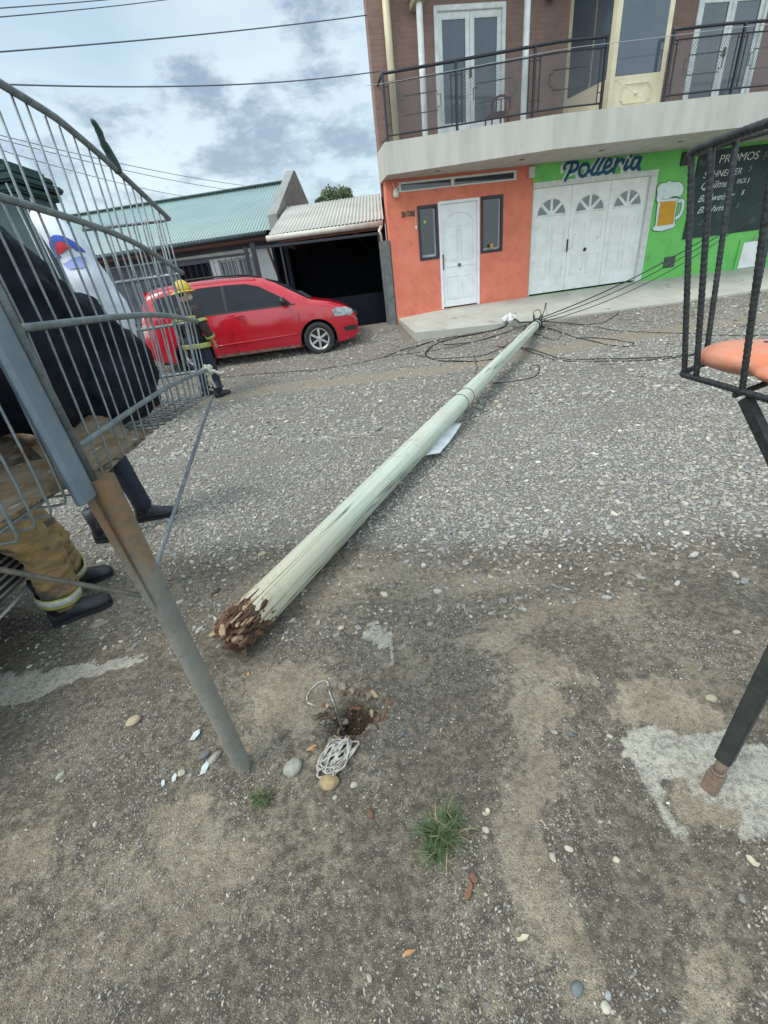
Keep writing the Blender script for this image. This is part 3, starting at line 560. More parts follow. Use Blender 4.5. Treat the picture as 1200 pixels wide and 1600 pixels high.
# chalkboard painted panel
M_board=mat('chalkboard',(.012,.028,.027),.7,col2=(.022,.045,.045),nscale=2.5,spots=((.05,.075,.075),2.2,.6)); M_chalk=mat('chalk',(.62,.66,.64),.9,col2=(.42,.46,.45),nscale=30); M_chalkf=mat('faded_chalk',(.16,.22,.22),.9,col2=(.08,.12,.12),nscale=25)
k=MB(); k.box((8.10,-.025,1.435),(11.6,0,3.10)); bd=k.build('chalkboard',M_board,BL,bevel=.004)
for s_,sz,u,z,w_,sh,m_ in (('PROMOS',.21,8.62,2.845,1.02,.15,M_chalk),('PACK',.15,8.12,2.83,.4,.1,M_chalkf),('P',.21,9.77,2.82,.14,.1,M_chalkf),('SCHNEIDER',.17,8.30,2.60,.98,.25,M_chalk),('$',.15,9.45,2.64,.1,.2,M_chalkf),
        ('Quilmes',.20,8.27,2.39,.80,.45,M_chalk),('PACK $',.13,9.22,2.42,.34,.3,M_chalk),('Budweiser',.19,8.28,2.15,.96,.45,M_chalk),('$',.13,9.42,2.2,.08,.3,M_chalk),('Brahma',.18,8.32,1.93,.8,.45,M_chalk),('$',.13,9.35,1.95,.1,.3,M_chalkf),('2L',.13,8.4,1.70,.3,.3,M_chalkf)):
    text(s_,sz,(u,-.028,z),m_,'chalk_writing',bd,sh,w_,.001)
# ---- balcony slab with curved front
SX=[.85,2.07,3.24,3.94,5.35,6.92,8.29,10.5,12.6]; SD=[.50,.78,1.08,1.25,1.33,1.45,1.47,1.40,1.2]
def sdp(u): return lerp(u,SX,SD)
UU=list(np.linspace(.85,12.6,48))
def strip_solid(mb, us, d0f, d1f, z0, z1):
    for i in range(len(us)-1):
        a,b_=us[i],us[i+1]
        v=[(a,-d0f(a),z0),(b_,-d0f(b_),z0),(b_,-d1f(b_),z0),(a,-d1f(a),z0)]; v+= [(x,y,z1) for x,y,_ in v]
        fs=[(3,2,1,0),(4,5,6,7),(2,3,7,6),(0,1,5,4)]
        if i==0: fs.append((0,4,7,3))
        if i==len(us)-2: fs.append((1,2,6,5))
        mb.add(v,fs)
k=MB(); strip_solid(k,UU,lambda u:-.3,sdp,3.172,3.66); k.build('balcony_slab',M_slab,BL)
for u in (1.9,3.55,5.2,6.9,8.6): k=MB(); k.lathe([(0,0),(.05,0),(.05,.006),(0,.006)],(u,-sdp(u)*.55,3.164),(0,0,1),16); k.build('soffit_light',mat('soffit_light_glass',(.12,.11,.1),.3),BL)
# ---- upper floor brick wall
UD1=(2.06,3.44,3.66,5.56); BAYH=(4.55,6.9,3.66,5.9); UD2=(7.42,9.0,3.66,5.56)
k=MB(); wall_mesh(k,.85,12.6,3.66,6.5,[UD1,(4.9,6.6,3.70,5.9),UD2]); k.prism([(.852,.205),(1.05,.205),(2.6,8),(2.4,8)],3.32,(0,0,3.18),(1,0,0),(0,1,0),(0,0,1)); k.box((12.4,.21,3.18),(12.6,8,6.5)); k.box((2.6,7.8,3.18),(12.4,8,6.5)); k.build('brick_wall',M_brick,BL)
k=MB(); k.prism([(.84,-1.3),(12.8,-1.3),(12.8,8.2),(2.5,8.2),(.84,.2)],.24,(0,0,6.51),(1,0,0),(0,1,0),(0,0,1)); k.build('roof_slab',M_slab,BL)
k=MB(); k.box((1.3,.9,3.2),(12.38,1.0,6.48)); k.build('upper_inner_wall',MATS['inner_wall_paint'],BL)
def french(u0,u1,z0,z1,par,knobs=True):
    f=MB(); w=.07; c=(u0+u1)/2
    for q in ((u0,u0+w,z0,z1),(u1-w,u1,z0,z1),(u0+w,u1-w,z1-w,z1)): f.box((q[0],-.02,q[2]),(q[1],.1,q[3]))
    fr=f.build('french_door',M_whitecol,par,bevel=.005)
    for a,b_ in ((u0+w+.002,c-.003),(c+.003,u1-w-.002)):
        l=MB(); s=.085
        for q in ((a,a+s,z0+.02,z1-w),(b_-s,b_,z0+.02,z1-w),(a+s,b_-s,z1-w-.1,z1-w),(a+s,b_-s,z0+.02,z0+.30)): l.box((q[0],.02,q[2]),(q[1],.06,q[3]))
        l.build('door_leaf',M_whitecol,fr,bevel=.004)
        g=MB(); g.box((a+s,.038,z0+.30),(b_-s,.044,z1-w-.1)); g.build('pane',M_glassg,fr)
    h=MB(); h.box((c-.015,-.03,4.60),(c+.02,.02,4.74)); h.build('handle',mat('bronze',(.10,.08,.05),.4,.8),fr,bevel=.004)
french(*UD1,BL); french(*UD2,BL)
# bay window
zb,zt=3.662,6.45; d1=1.15
def quadprism(mb,u0,da,u1,db,z0,z1,th=.05):
    a=Vector((u0,-da,0)); b_=Vector((u1,-db,0)); d=(b_-a).normalized(); n=Vector((d.y,-d.x,0))*-1
    v=[a,b_,b_+n*th,a+n*th]; mb.add([(p.x,p.y,z0) for p in v]+[(p.x,p.y,z1) for p in v],[(3,2,1,0),(4,5,6,7),(0,1,5,4),(1,2,6,5),(2,3,7,6),(3,0,4,7)])
L0,L1,R1,R0=(4.72,.0),(4.99,1.06),(6.02,1.14),(6.32,0)
bay=MB(); gl=MB()
for (p,q,fr_) in ((L0,L1,'s'),(L1,R1,'f'),(R1,R0,'s')):
    P0=Vector((p[0],p[1],0)); P1=Vector((q[0],q[1],0)); L=(P1-P0).length
    at=lambda s: P0+(P1-P0)*(s/L)
    w=.09
    def seg(s0,s1,z0,z1,th=.06,mbb=bay,inset=0):
        a=at(s0); b_=at(s1); d=(b_-a).normalized(); n=Vector((d.y,-d.x,0))
        quadprism(mbb,a.x-n.x*inset,a.y-n.y*inset,b_.x-n.x*inset,b_.y-n.y*inset,z0,z1,th)
    seg(.001,w,zb,zt); seg(L-w,L-.001,zb,zt); seg(w,L-w,zb,4.10); seg(w,L-w,zt-.1,zt); seg(w,L-w,4.10,4.14,.075)
    if fr_=='s': seg(L*.55,L*.55+.05,4.14,zt-.1)
    seg(w,L-w,4.14,zt-.1,.01,gl,.0)
bw=bay.build('bay_window',M_cream,BL,bevel=.004); gl.build('pane',M_glassg,bw)
k=MB(); o_l=[(-.28,.10),(-.28,-.10),(-.23,-.10),(-.23,-.14),(.23,-.14),(.23,-.10),(.28,-.10),(.28,.10),(.23,.10),(.23,.14),(-.23,.14),(-.23,.10)]
du=Vector((R1[0]-L1[0],-(R1[1]-L1[1]),0)).normalized(); cc=Vector(((L1[0]+R1[0])/2,-(L1[1]+R1[1])/2-.012,3.885))
k.tube([cc+du*a+Vector((0,0,z*.95)) for a,z in o_l+[o_l[0]]],.007,6); k.build('panel_moulding',M_cream,bw)
k=MB(); k.blob(cc,.03,.015,.03,2,0); k.build('rosette',M_cream,bw,smooth=True)
# columns and downpipe on the balcony
k=MB(); k.tube([(1.18,-.10,3.66),(1.18,-.10,6.5)],.065,14); k.build('drainpipe',M_cream,BL,smooth=True)
for u,d in ((1.72,.28),(3.64,.45)):
    k=MB(); k.tube([(u,-d,3.66),(u,-d,5.50 if u<2 else 6.5)],.055,16); cl_=k.build('column',M_whitecol,BL,auto=40)
    if u<2:
        k=MB(); k.box((u-.10,-d-.10,5.50),(u+.10,0,5.62)); k.box((u-.13,-d-.13,5.62),(u+.13,0,5.72)); k.box((u-.11,-d-.2,5.72),(u+.11,0,6.2)); k.build('capital',M_beige,BL,bevel=.006)
k=MB(); k.blob((4.28,-.12,5.62),.09,.09,.13,2,.1); k.build('wall_lantern',M_glassg,BL,smooth=True)
# railing
def rail_pt(u,z,ins=.05): return (u,-(sdp(u)-ins),z)
def railing(u0,u1,posts,name,ret=False):
    us=list(np.linspace(u0,u1,14)); tr=MB(); tr.tube([rail_pt(u,4.60) for u in us],.024,8); tr.tube([rail_pt(u,4.47) for u in us],.011,6); tr.tube([rail_pt(u,3.75) for u in us],.013,6)
    if ret: tr.tube([rail_pt(u0,4.60),(u0,.0,4.60)],.024,8); tr.tube([rail_pt(u0,3.75),(u0,.0,3.75)],.013,6)
    r=tr.build('railing',M_black,BL,smooth=True)
    for p in posts:
        pm_=MB(); pm_.bar(rail_pt(p,3.66),rail_pt(p,4.60),.04,.04,(1,0,0))
        for s in (-.09,.09):
            if u0<p+s<u1: pm_.bar(rail_pt(p+s,3.75),rail_pt(p+s,4.47),.016,.016,(1,0,0))
        for z in (3.9,4.42): pm_.bar(rail_pt(max(u0,p-.09),z),rail_pt(min(u1,p+.09),z),.012,.012)
        pm_.build('post',M_black,r)
    ms=MB()
    for a,b_ in zip(posts[:-1],posts[1:]):
        a2,b2=a+.10,b_-.10
        if b2-a2<.3: continue
        L=b2-a2; nstep=int(L/.05)
        # expanded metal mesh: two diagonal families
        for sgn in (1,-1):
            s=-.72
            while s<L:
                z0_=0; p0=s; p1=s+.72*1.0
                lo=max(0,p0); hi=min(L,p1)
                if hi-lo>.01:
                    f0=(lo-p0)/.72; f1=(hi-p0)/.72
                    za,zb_2=(3.76+.70*f0,3.76+.70*f1) if sgn>0 else (4.46-.70*f0,4.46-.70*f1)
                    ms.tube([rail_pt(a2+lo,za),rail_pt(a2+hi,zb_2)],.0034,3,cap=False)
                s+=.045
        orn=MB(); c=(a2+b2)/2; w=min(.36,L*.36); h=.13
        pts=[(-w,h-.05),(-w,-h+.05),(-w+.06,-h+.05),(-w+.06,-h),(w-.06,-h),(w-.06,-h+.05),(w,-h+.05),(w,h-.05),(w-.06,h-.05),(w-.06,h),(-w+.06,h),(-w+.06,h-.05),(-w,h-.05)]
        orn.tube([rail_pt(c+x,4.13+z,.06) for x,z in pts],.008,5); orn.build('ornament',M_black,r)
    ms.build('mesh_infill',mat('grille_wire',(.20,.22,.24),.5),r)
railing(.93,4.76,[.93,2.19,3.50,4.74],'a',True)
railing(5.92,12.3,[5.94,7.25,8.4,9.7,11,12.3],'b')
# small red chair on the balcony
rc=thing('balcony_chair','little red garden chair on the balcony beside the railing','chair',FO+FU*3.02+FN*.62+Vector((0,0,3.66)),FA)
M_red=mat('red_plastic',(.17,.02,.03),.5)
k=MB(); k.box((-.17,-.17,.20),(.17,.17,.225)); k.build('seat',M_red,rc,bevel=.01)
k=MB(); k.tube(smooth_path([(-.17,-.17,.22),(-.16,-.20,.36),(0,-.21,.42),(.16,-.20,.36),(.17,-.17,.22)],5),.02,6); [k.tube([(x,-.18,.22),(x,-.2,.38)],.012,5) for x in (-.09,0,.09)]; k.build('backrest',M_red,rc)
for sx in (-1,1):
    for sy in (-1,1): l=MB(); l.tube([(sx*.15,sy*.15,.2),(sx*.17,sy*.17,0)],.014,6); l.build('leg',M_red,rc)
# ---- concrete apron
ap=MB(); us=list(np.linspace(.93,13,26))
FX=[.93,3.5,6.2,13]; zf=lambda u: lerp(u,[.93,2.5,4,6,13],[.42,.36,.30,.275,.27]); zbk=lambda u: lerp(u,[.93,2,4,7,13],[.60,.66,.665,.665,.58])
dfr=lambda u: lerp(u,[.93,3,6,13],[1.55,1.52,1.6,1.9])+.05*mnoise.noise(Vector((u*1.7,0,0)))
for i in range(len(us)-1):
    a,b_=us[i],us[i+1]
    v=[(a,.05,zbk(a)),(b_,.05,zbk(b_)),(b_,-dfr(b_),zf(b_)),(a,-dfr(a),zf(a))]; v+=[(x,y,-.1) for x,y,z in v]
    f=[(0,1,2,3),(3,2,6,7)]
    if i==0: f.append((0,3,7,4))
    ap.add(v,f)
apo=ap.build('pavement',M_concrete); apo.location=FO; apo.rotation_euler=(0,0,FA); tag(apo,kind='structure')
# ================================================================ low grey house with green corrugated roof
M_hwall=mat('grey_house_wall',(.14,.145,.175),.9,col2=(.09,.095,.125),nscale=2,bump=.2)
M_hwhite=mat('white_trim_paint',(.58,.60,.60),.8,nscale=4)
M_groof=mat('green_roof_sheet',(.23,.325,.325),.42,col2=(.20,.285,.29),nscale=.8,stretch=(1,3,1),spec=.6)
M_croof=mat('pale_roof_sheet',(.47,.47,.43),.45,col2=(.38,.38,.35),nscale=1.2,spec=.5)
M_fascia=mat('red_brown_timber',(.13,.055,.045),.8,nscale=6)
M_dark=mat('dark_steel_and_bay_shade',(.006,.008,.013),.85,col2=(.010,.012,.018),nscale=4,spec=.12)  # steel parts; also paints deep shade onto the carport walls
M_par=mat('parapet_plaster',(.30,.31,.30),.9,col2=(.22,.23,.23),nscale=4)
def corrugated(mb,u0,u1,y0,z0,y1,z1,pitch=.09,amp=.012,th=.004,sh=0):
    n=int((u1-u0)/pitch*6); v=[]
    for i in range(n+1):
        u=u0+(u1-u0)*i/n; h=amp*math.sin(2*PI*(u-u0)/pitch)
        v+=[(u,y0,z0+h),(u+sh,y1,z1+h),(u,y0,z0+h-th),(u+sh,y1,z1+h-th)]
    f=[]
    for i in range(n):
        a=i*4; b_=a+4; f+=[(a,b_,b_+1,a+1),(a+2,a+3,b_+3,b_+2),(a,a+2,b_+2,b_)]
    mb.add(v,f)
HH=thing('grey_house','low grey house with green corrugated roof behind the red car','house',(-.603,10.369,0),R(-7))
Y=lambda y:y-10.566
# world-ish y given at u=0 : local y = y-10.566
k=MB(); wall_mesh(k,-16,-1.72,.3,2.98,[(-3.62,-2.53,1.15,2.40),(-4.9,-3.92,.6,2.40)],d0=-Y(14)); k.box((-1.92,Y(14.21),.3),(-1.72,Y(19.3),3.0)); k.box((-16,Y(19.3),.3),(-1.72,Y(19.5),3.0)); k.build('wall',M_hwall,HH)
k=MB()
for q in ((-3.86,-3.62,1.05,2.50),(-2.53,-2.0,1.05,2.50),(-3.62,-2.53,2.40,2.50),(-3.62,-2.53,1.05,1.15)): k.box((q[0],Y(13.96),q[2]),(q[1],Y(14.05),q[3]))
wf=k.build('window_surround',M_hwhite,HH)
k=MB(); k.box((-16,Y(13.955),2.505),(-1.75,Y(13.998),2.60)); k.build('white_band',M_hwhite,HH)
k=MB(); [k.box((a,Y(14.02),1.15),(a+.035,Y(14.06),2.36)) for a in (-3.615,-3.10,-3.06,-2.57)]; k.box((-3.58,Y(14.02),2.36),(-2.57,Y(14.06),2.398)); k.build('window_frame',M_hwhite,wf)
k=MB(); k.box((-3.62,Y(14.08),1.15),(-2.53,Y(14.09),2.40)); k.build('pane',mat('curtained_glass',(.10,.11,.13),.2,col2=(.20,.21,.22),nscale=5,stretch=(9,1,.3)),wf)
k=MB(); [k.tube([(a,Y(13.93),1.12),(a,Y(13.93),2.38)],.008,5) for a in np.arange(-3.58,-2.55,.115)]; k.build('security_bars',M_hwhite,wf)
k=MB(); k.box((-4.9,Y(14.1),.6),(-3.92,Y(14.15),2.40)); k.build('door',M_dark,HH)
k=MB(); corrugated(k,-16,-1.74,Y(13.45),2.90,Y(16.5),4.36); corrugated(k,-16,-1.74,Y(19.9),2.9,Y(16.51),4.36); k.box((-16,Y(16.35),4.375),(-1.74,Y(16.65),4.40)); k.build('roof',M_groof,HH,smooth=True)
k=MB(); k.box((-16,Y(13.47),2.72),(-1.92,Y(13.52),2.855)); k.build('fascia',M_fascia,HH)
k=MB(); k.box((-16,Y(13.5),2.70),(-1.92,Y(13.99),2.72)); k.build('eave_soffit',M_fascia,HH)
k=MB(); k.tube([(-16,Y(13.41),2.83),(-1.9,Y(13.41),2.83)],.05,8); k.build('gutter',mat('dark_gutter',(.05,.07,.08),.5),HH,smooth=True)
k=MB(); pf=[(13.35,2.70),(13.35,3.20),(16.4,4.60),(16.6,4.60),(19.9,3.08),(19.9,2.7)]
k.prism([(Y(a),b_) for a,b_ in pf],.24,(-1.74,0,0),(0,1,0),(0,0,1),(1,0,0)); k.build('gable_parapet',M_par,HH)
# carport next to it
CP=thing('carport','open carport with pale corrugated roof between the grey house and the orange wall','carport',(-.029,10.627,0),R(-4))
k=MB(); corrugated(k,-1.82,.82,Y(11.3),2.60,Y(14.3),3.47,.085,.013,sh=.0); k.build('roof',M_croof,CP,smooth=True)
k=MB(); k.tube([(-1.86,Y(11.24),2.525),(.80,Y(11.24),2.515)],.06,10); k.build('gutter',mat('white_gutter',(.62,.60,.52),.5),CP,smooth=True)
k=MB(); k.tube([(.76,Y(11.22),2.47),(.70,Y(11.20),2.38),(.72,Y(11.15),2.30),(.74,Y(11.12),1.9)],.035,10); k.build('downpipe',MATS['white_gutter'],CP,smooth=True)
k=MB(); k.box((-1.8,Y(14.3),.3),(.84,Y(14.45),3.4)); k.box((.76,Y(11.4),.3),(.84,Y(14.3),2.6)); k.build('wall',M_dark,CP)  # near-black colour paints the open bay's deep shade onto these walls
k=MB(); k.box((-1.86,Y(11.5),.3),(-1.80,Y(14.29),2.45)); k.build('side_wall',M_dark,CP)  # side wall carries the same painted bay shade
k=MB(); [k.box((a,Y(11.45),2.40),(a+.06,Y(14.3),2.50)) for a in (-1.5,-.7,.1)]; k.box((-1.6,Y(11.36),2.42),(.78,Y(11.44),2.54)); k.build('rafter',M_fascia,CP)
for a in (-1.55,): k=MB(); k.box((a,Y(11.38),.4),(a+.09,Y(11.47),2.42)); k.build('post',M_dark,CP)
# leaning brown boards
for i,(a,b_) in enumerate(((-1.78,-1.40),(-1.60,-1.28))):
    k=MB(); k.bar((a,Y(12.6),2.42),(b_,Y(12.3),.5),.07,.03); o=k.build('timber_board',mat('brown_board',(.14,.07,.05),.8,nscale=20)); o.location=FO; o.rotation_euler=(0,0,FA)
    tag(o,['brown board leaning beside the carport, the left of two','brown board leaning beside the carport, the right of two'][i],'board','boards leaning by the carport')
# steel gate
GT=thing('steel_gate','low black steel sheet gate in a tall frame behind the car bonnet','gate',FO,FA)
k=MB(); k.box((-1.42,Y(11.0),.50),(.72,Y(11.02),1.18)); k.build('sheet_panel',M_dark,GT)
k=MB(); k.box((-2.02,Y(10.98),2.30),(.76,Y(11.03),2.35)); k.box((-1.46,Y(10.985),.47),(-1.42,Y(11.035),2.30)); k.box((.72,Y(10.985),.47),(.76,Y(11.035),2.30)); k.box((-1.42,Y(10.985),.45),(.72,Y(11.035),.50)); k.build('gate_frame',M_black,GT,bevel=.004)
k=MB(); k.box((-2.07,Y(10.96),.40),(-1.97,Y(11.06),2.42)); k.build('gate_post',M_black,GT)
FE=thing('street_fence','black railing fence in front of the grey house','fence',FO,FA)
k=MB(); k.box((-15,Y(10.99),2.22),(-2.12,Y(11.02),2.27)); k.box((-15,Y(10.99),1.15),(-2.12,Y(11.02),1.19)); k.build('rail',M_black,FE)
k=MB(); [k.tube([(a,Y(11.005),1.19),(a,Y(11.005),2.22)],.007,4) for a in np.arange(-15,-2.2,.13)]; k.build('bars',M_black,FE)
k=MB(); k.box((-15,Y(10.94),.2),(-2.12,Y(11.08),1.12)); k.build('low_wall',M_hwall,FE)
for u in (-2.18,-5.4,-8.6,-11.8): k=MB(); k.box((u-.04,Y(10.955),1.12),(u+.04,Y(11.05),2.36)); k.build('post',M_black,FE)
# rough stone pillar
k=MB(); k.box((.70,-.02,.25),(.885,.28,2.15)); p_=k.build('rough_pillar',mat('rough_cement',(.105,.115,.125),.95,col2=(.17,.175,.17),nscale=7,bump=.9,bscale=22),bevel=.012); p_.location=FO; p_.rotation_euler=(0,0,FA)
tag(p_,'dark grey rough cement pillar at the corner of the orange wall','pillar')
# ---------------- tree behind
def tree(x,y,h,cr,seed,label):
    rnd=random.Random(seed); tr=thing('leafy_tree',label,'tree',(x,y,.5))
    k=MB(); k.tube([(0,0,0),(.1,0,h*.3),(.0,.1,h*.55),(.1,.0,h*.8)],.1,8,radii=[.22,.16,.11,.04])
    for i in range(9):
        a=rnd.uniform(0,6.28); z=h*rnd.uniform(.4,.75); k.tube([(0,0,z),(math.cos(a)*cr*.5,math.sin(a)*cr*.5,z+h*.12),(math.cos(a)*cr*.8,math.sin(a)*cr*.8,z+h*.2)],.04,5,radii=[.06,.035,.012])
    k.build('trunk',mat('bark',(.10,.08,.06),.9,nscale=12),tr,smooth=True)
    v=[];f=[]
    cl=[(Vector((rnd.gauss(0,.45)*cr,rnd.gauss(0,.45)*cr,h*rnd.uniform(.5,1.0))),rnd.uniform(.3,.75)*cr*.55) for _ in range(26)]
    for c,r in cl:
        for _ in range(330):
            d=Vector((rnd.gauss(0,1),rnd.gauss(0,1),rnd.gauss(0,.8))).normalized()*r*rnd.uniform(.5,1.05); p=c+d
            a=Vector((rnd.gauss(0,1),rnd.gauss(0,1),rnd.gauss(0,1))).normalized(); b_=a.orthogonal().normalized(); s=rnd.uniform(.05,.10)
            o_=len(v); v+=[p-a*s,p+b_*s*.5,p+a*s,p-b_*s*.5]; f.append((o_,o_+1,o_+2,o_+3))
    me=bpy.data.meshes.new('crown'); me.from_pydata(v,[],f); me.materials.append(mat('foliage',(.055,.085,.03),.75,col2=(.10,.14,.055),nscale=2.5)); o=bpy.data.objects.new('crown',me); C.objects.link(o); o.parent=tr
    return tr
tree(-.05,27,5.0,1.25,3,'dark green tree rising behind the carport roof, the larger one')
tree(-1.35,28,4.3,.8,5,'small low tree top between the roof gable and the larger tree')
# tall dark kiosk at the left edge
KI=thing('metal_kiosk','tall dark green metal kiosk at the left edge behind the wire basket','kiosk',(-4.42,6.3,0),R(0))
M_ki=mat('kiosk_paint',(.045,.085,.09),.6,col2=(.035,.065,.075),nscale=3)
k=MB(); k.box((-1.4,-.5,0),(.95,.2,2.72)); k.build('wall',M_ki,KI,bevel=.01)
k=MB(); 
for z,e in ((2.72,.06),(2.80,.10),(2.88,.05),(2.94,.0)): k.box((-1.4-e,-.5-e,z),(.95+e,.2+e,z+.07))
k.build('roof',mat('kiosk_roof',(.035,.075,.075),.7,spec=.2),KI,bevel=.02)
k=MB(); k.box((-.9,-.53,1.0),(.4,-.502,2.1)); k.build('hatch',M_dark,KI)

# ================================================================ cars
def make_car(label, loc, rz, paint, cat='car', name='parked_car', grille=False):
    car=thing(name,label,cat,loc,rz)
    TX=[-2.09,-2.06,-2.0,-1.93,-1.86,-1.6,-1.0,-.4,.1,.40,.62,1.18,1.25,1.6,1.85,2.0,2.07,2.10]; TZ=[.70,.95,1.16,1.36,1.47,1.53,1.555,1.55,1.52,1.465,1.37,1.04,1.01,.93,.84,.75,.66,.58]
    BX=[-2.09,-1.95,-1.6,1.7,2.0,2.10]; BZ=[.34,.27,.20,.20,.24,.32]
    FWX,RWX,WR_=1.28,-1.20,.31
    def bot(x):
        z=lerp(x,BX,BZ)
        for wx in (FWX,RWX):
            dx=abs(x-wx)
            if dx<.375: z=max(z,WR_+math.sqrt(.375**2-dx*dx)*.98)
        return z
    def top(x): return lerp(x,TX,TZ)
    def wid(x,z):
        w=.83
        if x>1.2: w-=.20*((x-1.2)/.9)**2.6
        if x<-1.5: w-=.10*((-x-1.5)/.6)**2.2
        w-=.035*((z-.62)/.4)**2 if z<.95 else .024+.33*(z-.95)
        if abs(z-.40)<.05: w+=.0
        tt=top(x); e=max(0,(z-(tt-.10))/.10); w-=.055*e*e
        return w
    xs=sorted(set([round(v,4) for v in list(np.linspace(-2.09,2.10,56))+[wx+s*.375*math.cos(a) for wx in (FWX,RWX) for s in (-1,1) for a in np.linspace(0,PI/2,8)]+TX]))
    NZ=16; NT=10; rows=[]
    k=MB(); V=[]
    for x in xs:
        zb,zt=bot(x),top(x); row=[]
        for j in range(NZ+1):
            z=zb+(zt-zb)*j/NZ; row.append((x,-wid(x,z),z))
        wt=wid(x,zt)
        for j in range(1,NT):
            f=j/NT; y=-wt+2*wt*f; row.append((x,y,zt+.035*(1-(2*f-1)**2)**.6))
        for j in range(NZ,-1,-1):
            z=zb+(zt-zb)*j/NZ; row.append((x,wid(x,z),z))
        V+=row; n=len(row)
    F=[(i*n+j,i*n+j+1,(i+1)*n+j+1,(i+1)*n+j) for i in range(len(xs)-1) for j in range(n-1)]+[tuple(range(n)),tuple((len(xs)-1)*n+j for j in range(n))[::-1]]
    F+=[(i*n,(i+1)*n,(i+1)*n+n-1,i*n+n-1) for i in range(len(xs)-1)]
    k.add(V,F); body=k.build('body',paint,car,auto=38)
    M_rub=mat('tyre_rubber',(.02,.02,.022),.85,col2=(.035,.034,.032),nscale=20); M_alloy=mat('alloy_silver',(.55,.55,.55),.35,.7); M_trim=mat('black_plastic_trim',(.02,.02,.022),.55)
    M_cg=mat('tinted_car_glass',(.016,.018,.024),.08,spec=.28,col2=(.022,.024,.03)); M_ws=mat('windscreen_glass',(.05,.07,.09),.05,spec=.9)
    M_head=mat('headlight_glass',(.42,.45,.47),.12,col2=(.15,.16,.17),nscale=14); M_tail=mat('tail_lamp',(.45,.06,.05),.2,col2=(.7,.6,.58),nscale=6)
    M_seam=mat('panel_gap',(.012,.004,.004),.8)
    def side(name,poly,m,par=car,off=.005,sgns=(-1,1),n=1):
        for sg in sgns:
            bm=bmesh.new(); vs=[bm.verts.new((x,0,z)) for x,z in poly]; f=bm.faces.new(vs); bmesh.ops.triangulate(bm,faces=[f])
            bmesh.ops.subdivide_edges(bm,edges=bm.edges,cuts=3,use_grid_fill=True)
            for v in bm.verts: v.co.y=sg*(wid(v.co.x,min(v.co.z,top(v.co.x)))+off)
            me=bpy.data.meshes.new(name); bm.to_mesh(me); bm.free(); me.shade_smooth(); me.materials.append(m); o=bpy.data.objects.new(name,me); C.objects.link(o); o.parent=par
    # glasshouse
    side('rear_window',[(-.42,1.00),(-.42,1.45),(-.75,1.455),(-1.12,1.43),(-1.16,1.0)],M_cg)
    side('front_window',[(-.36,1.0),(-.36,1.45),(.05,1.43),(.30,1.36),(.80,1.06),(.86,1.0)],M_cg)
    side('quarter_window',[(-1.24,1.01),(-1.21,1.41),(-1.62,1.38),(-1.74,1.30),(-1.70,1.06)],M_cg)
    side('pillar_trim',[(-.42,1.0),(-.42,1.45),(-.36,1.45),(-.36,1.0)],M_trim,off=.007)
    side('window_seal',[(-1.74,.975),(-1.74,1.0),(.9,1.0),(.92,.975)],M_trim,off=.006)
    def seam(pts,r=.007):
        for sg in (-1,1):
            k=MB(); k.tube([(x,sg*(wid(x,z)+.001),z) for x,z in pts],r,4); k.build('panel_seam',M_seam,body)
    seam([(-.39,1.0),(-.39,.62),(-.37,.24)]); seam([(.93,1.0),(.96,.75),(.90,.24)]); seam([(-1.18,1.0),(-1.13,.75),(-.86,.55),(-.80,.24)])
    for sg in (-1,1):
        k=MB(); k.tube([(x,sg*(wid(x,.44)+.002),.44+.02*(x)) for x in np.linspace(-.8,.86,10)],.012,6); k.build('side_moulding',paint,body,smooth=True)
        k=MB(); k.tube(smooth_path([(-1.75,sg*.60,1.53),(-1.6,sg*.61,1.585),(-.6,sg*.60,1.61),(.1,sg*.58,1.575),(.25,sg*.57,1.52)],5),.016,8); k.build('roof_rail',M_trim,car,smooth=True)
        for hx in (-.17,-1.0):
            k=MB(); k.tube(smooth_path([(hx-.09,sg*(wid(hx,.90)+.004),.90),(hx-.05,sg*(wid(hx,.9)+.03),.905),(hx+.05,sg*(wid(hx,.9)+.03),.905),(hx+.09,sg*(wid(hx,.9)+.004),.90)],4),.014,7); k.build('door_handle',paint,car,smooth=True)
        k=MB(); k.blob((.72,sg*.95,1.06),.07,.11,.075,2,.03); k.tube([(.76,sg*.80,1.02),(.74,sg*.9,1.03)],.03,7); k.build('wing_mirror',M_trim,car,smooth=True)
    side('headlight',[(1.62,.80),(1.66,.68),(1.95,.665),(2.04,.70),(2.02,.76),(1.90,.82),(1.7,.83)],M_head,off=.006)
    side('fog_lamp_recess',[(1.80,.46),(1.84,.38),(2.06,.38),(2.08,.45),(2.0,.475)],M_trim,off=.006)
    side('tail_light',[(-2.07,.72),(-2.05,1.02),(-1.99,1.2),(-1.93,1.16),(-1.93,.92),(-1.97,.74)],M_tail,off=.006)
    side('sill_skirt',[(-.78,.20),(-.78,.255),(.86,.255),(.86,.20)],mat('dusty_skirt',(.13,.03,.03),.8,col2=(.22,.16,.13),nscale=9) if cat!='van' else M_trim,off=.004)
    def toppatch(name,x0,x1,m,fw_=.86,off=.006,zz=None):
        k=MB(); nx_=10; ny=10; v=[]
        for i in range(nx_+1):
            x=x0+(x1-x0)*i/nx_; wt=wid(x,top(x))*(fw_)
            for j in range(ny+1):
                f=(1-fw_)/2+fw_*j/ny; y=-wt+2*wt*j/ny; v.append((x+.004,y,top(x)+.035*(1-(y/wid(x,top(x)))**2)**.6+off))
        k.add(v,[(i*(ny+1)+j,i*(ny+1)+j+1,(i+1)*(ny+1)+j+1,(i+1)*(ny+1)+j) for i in range(nx_) for j in range(ny)]); k.build(name,m,car,smooth=True)
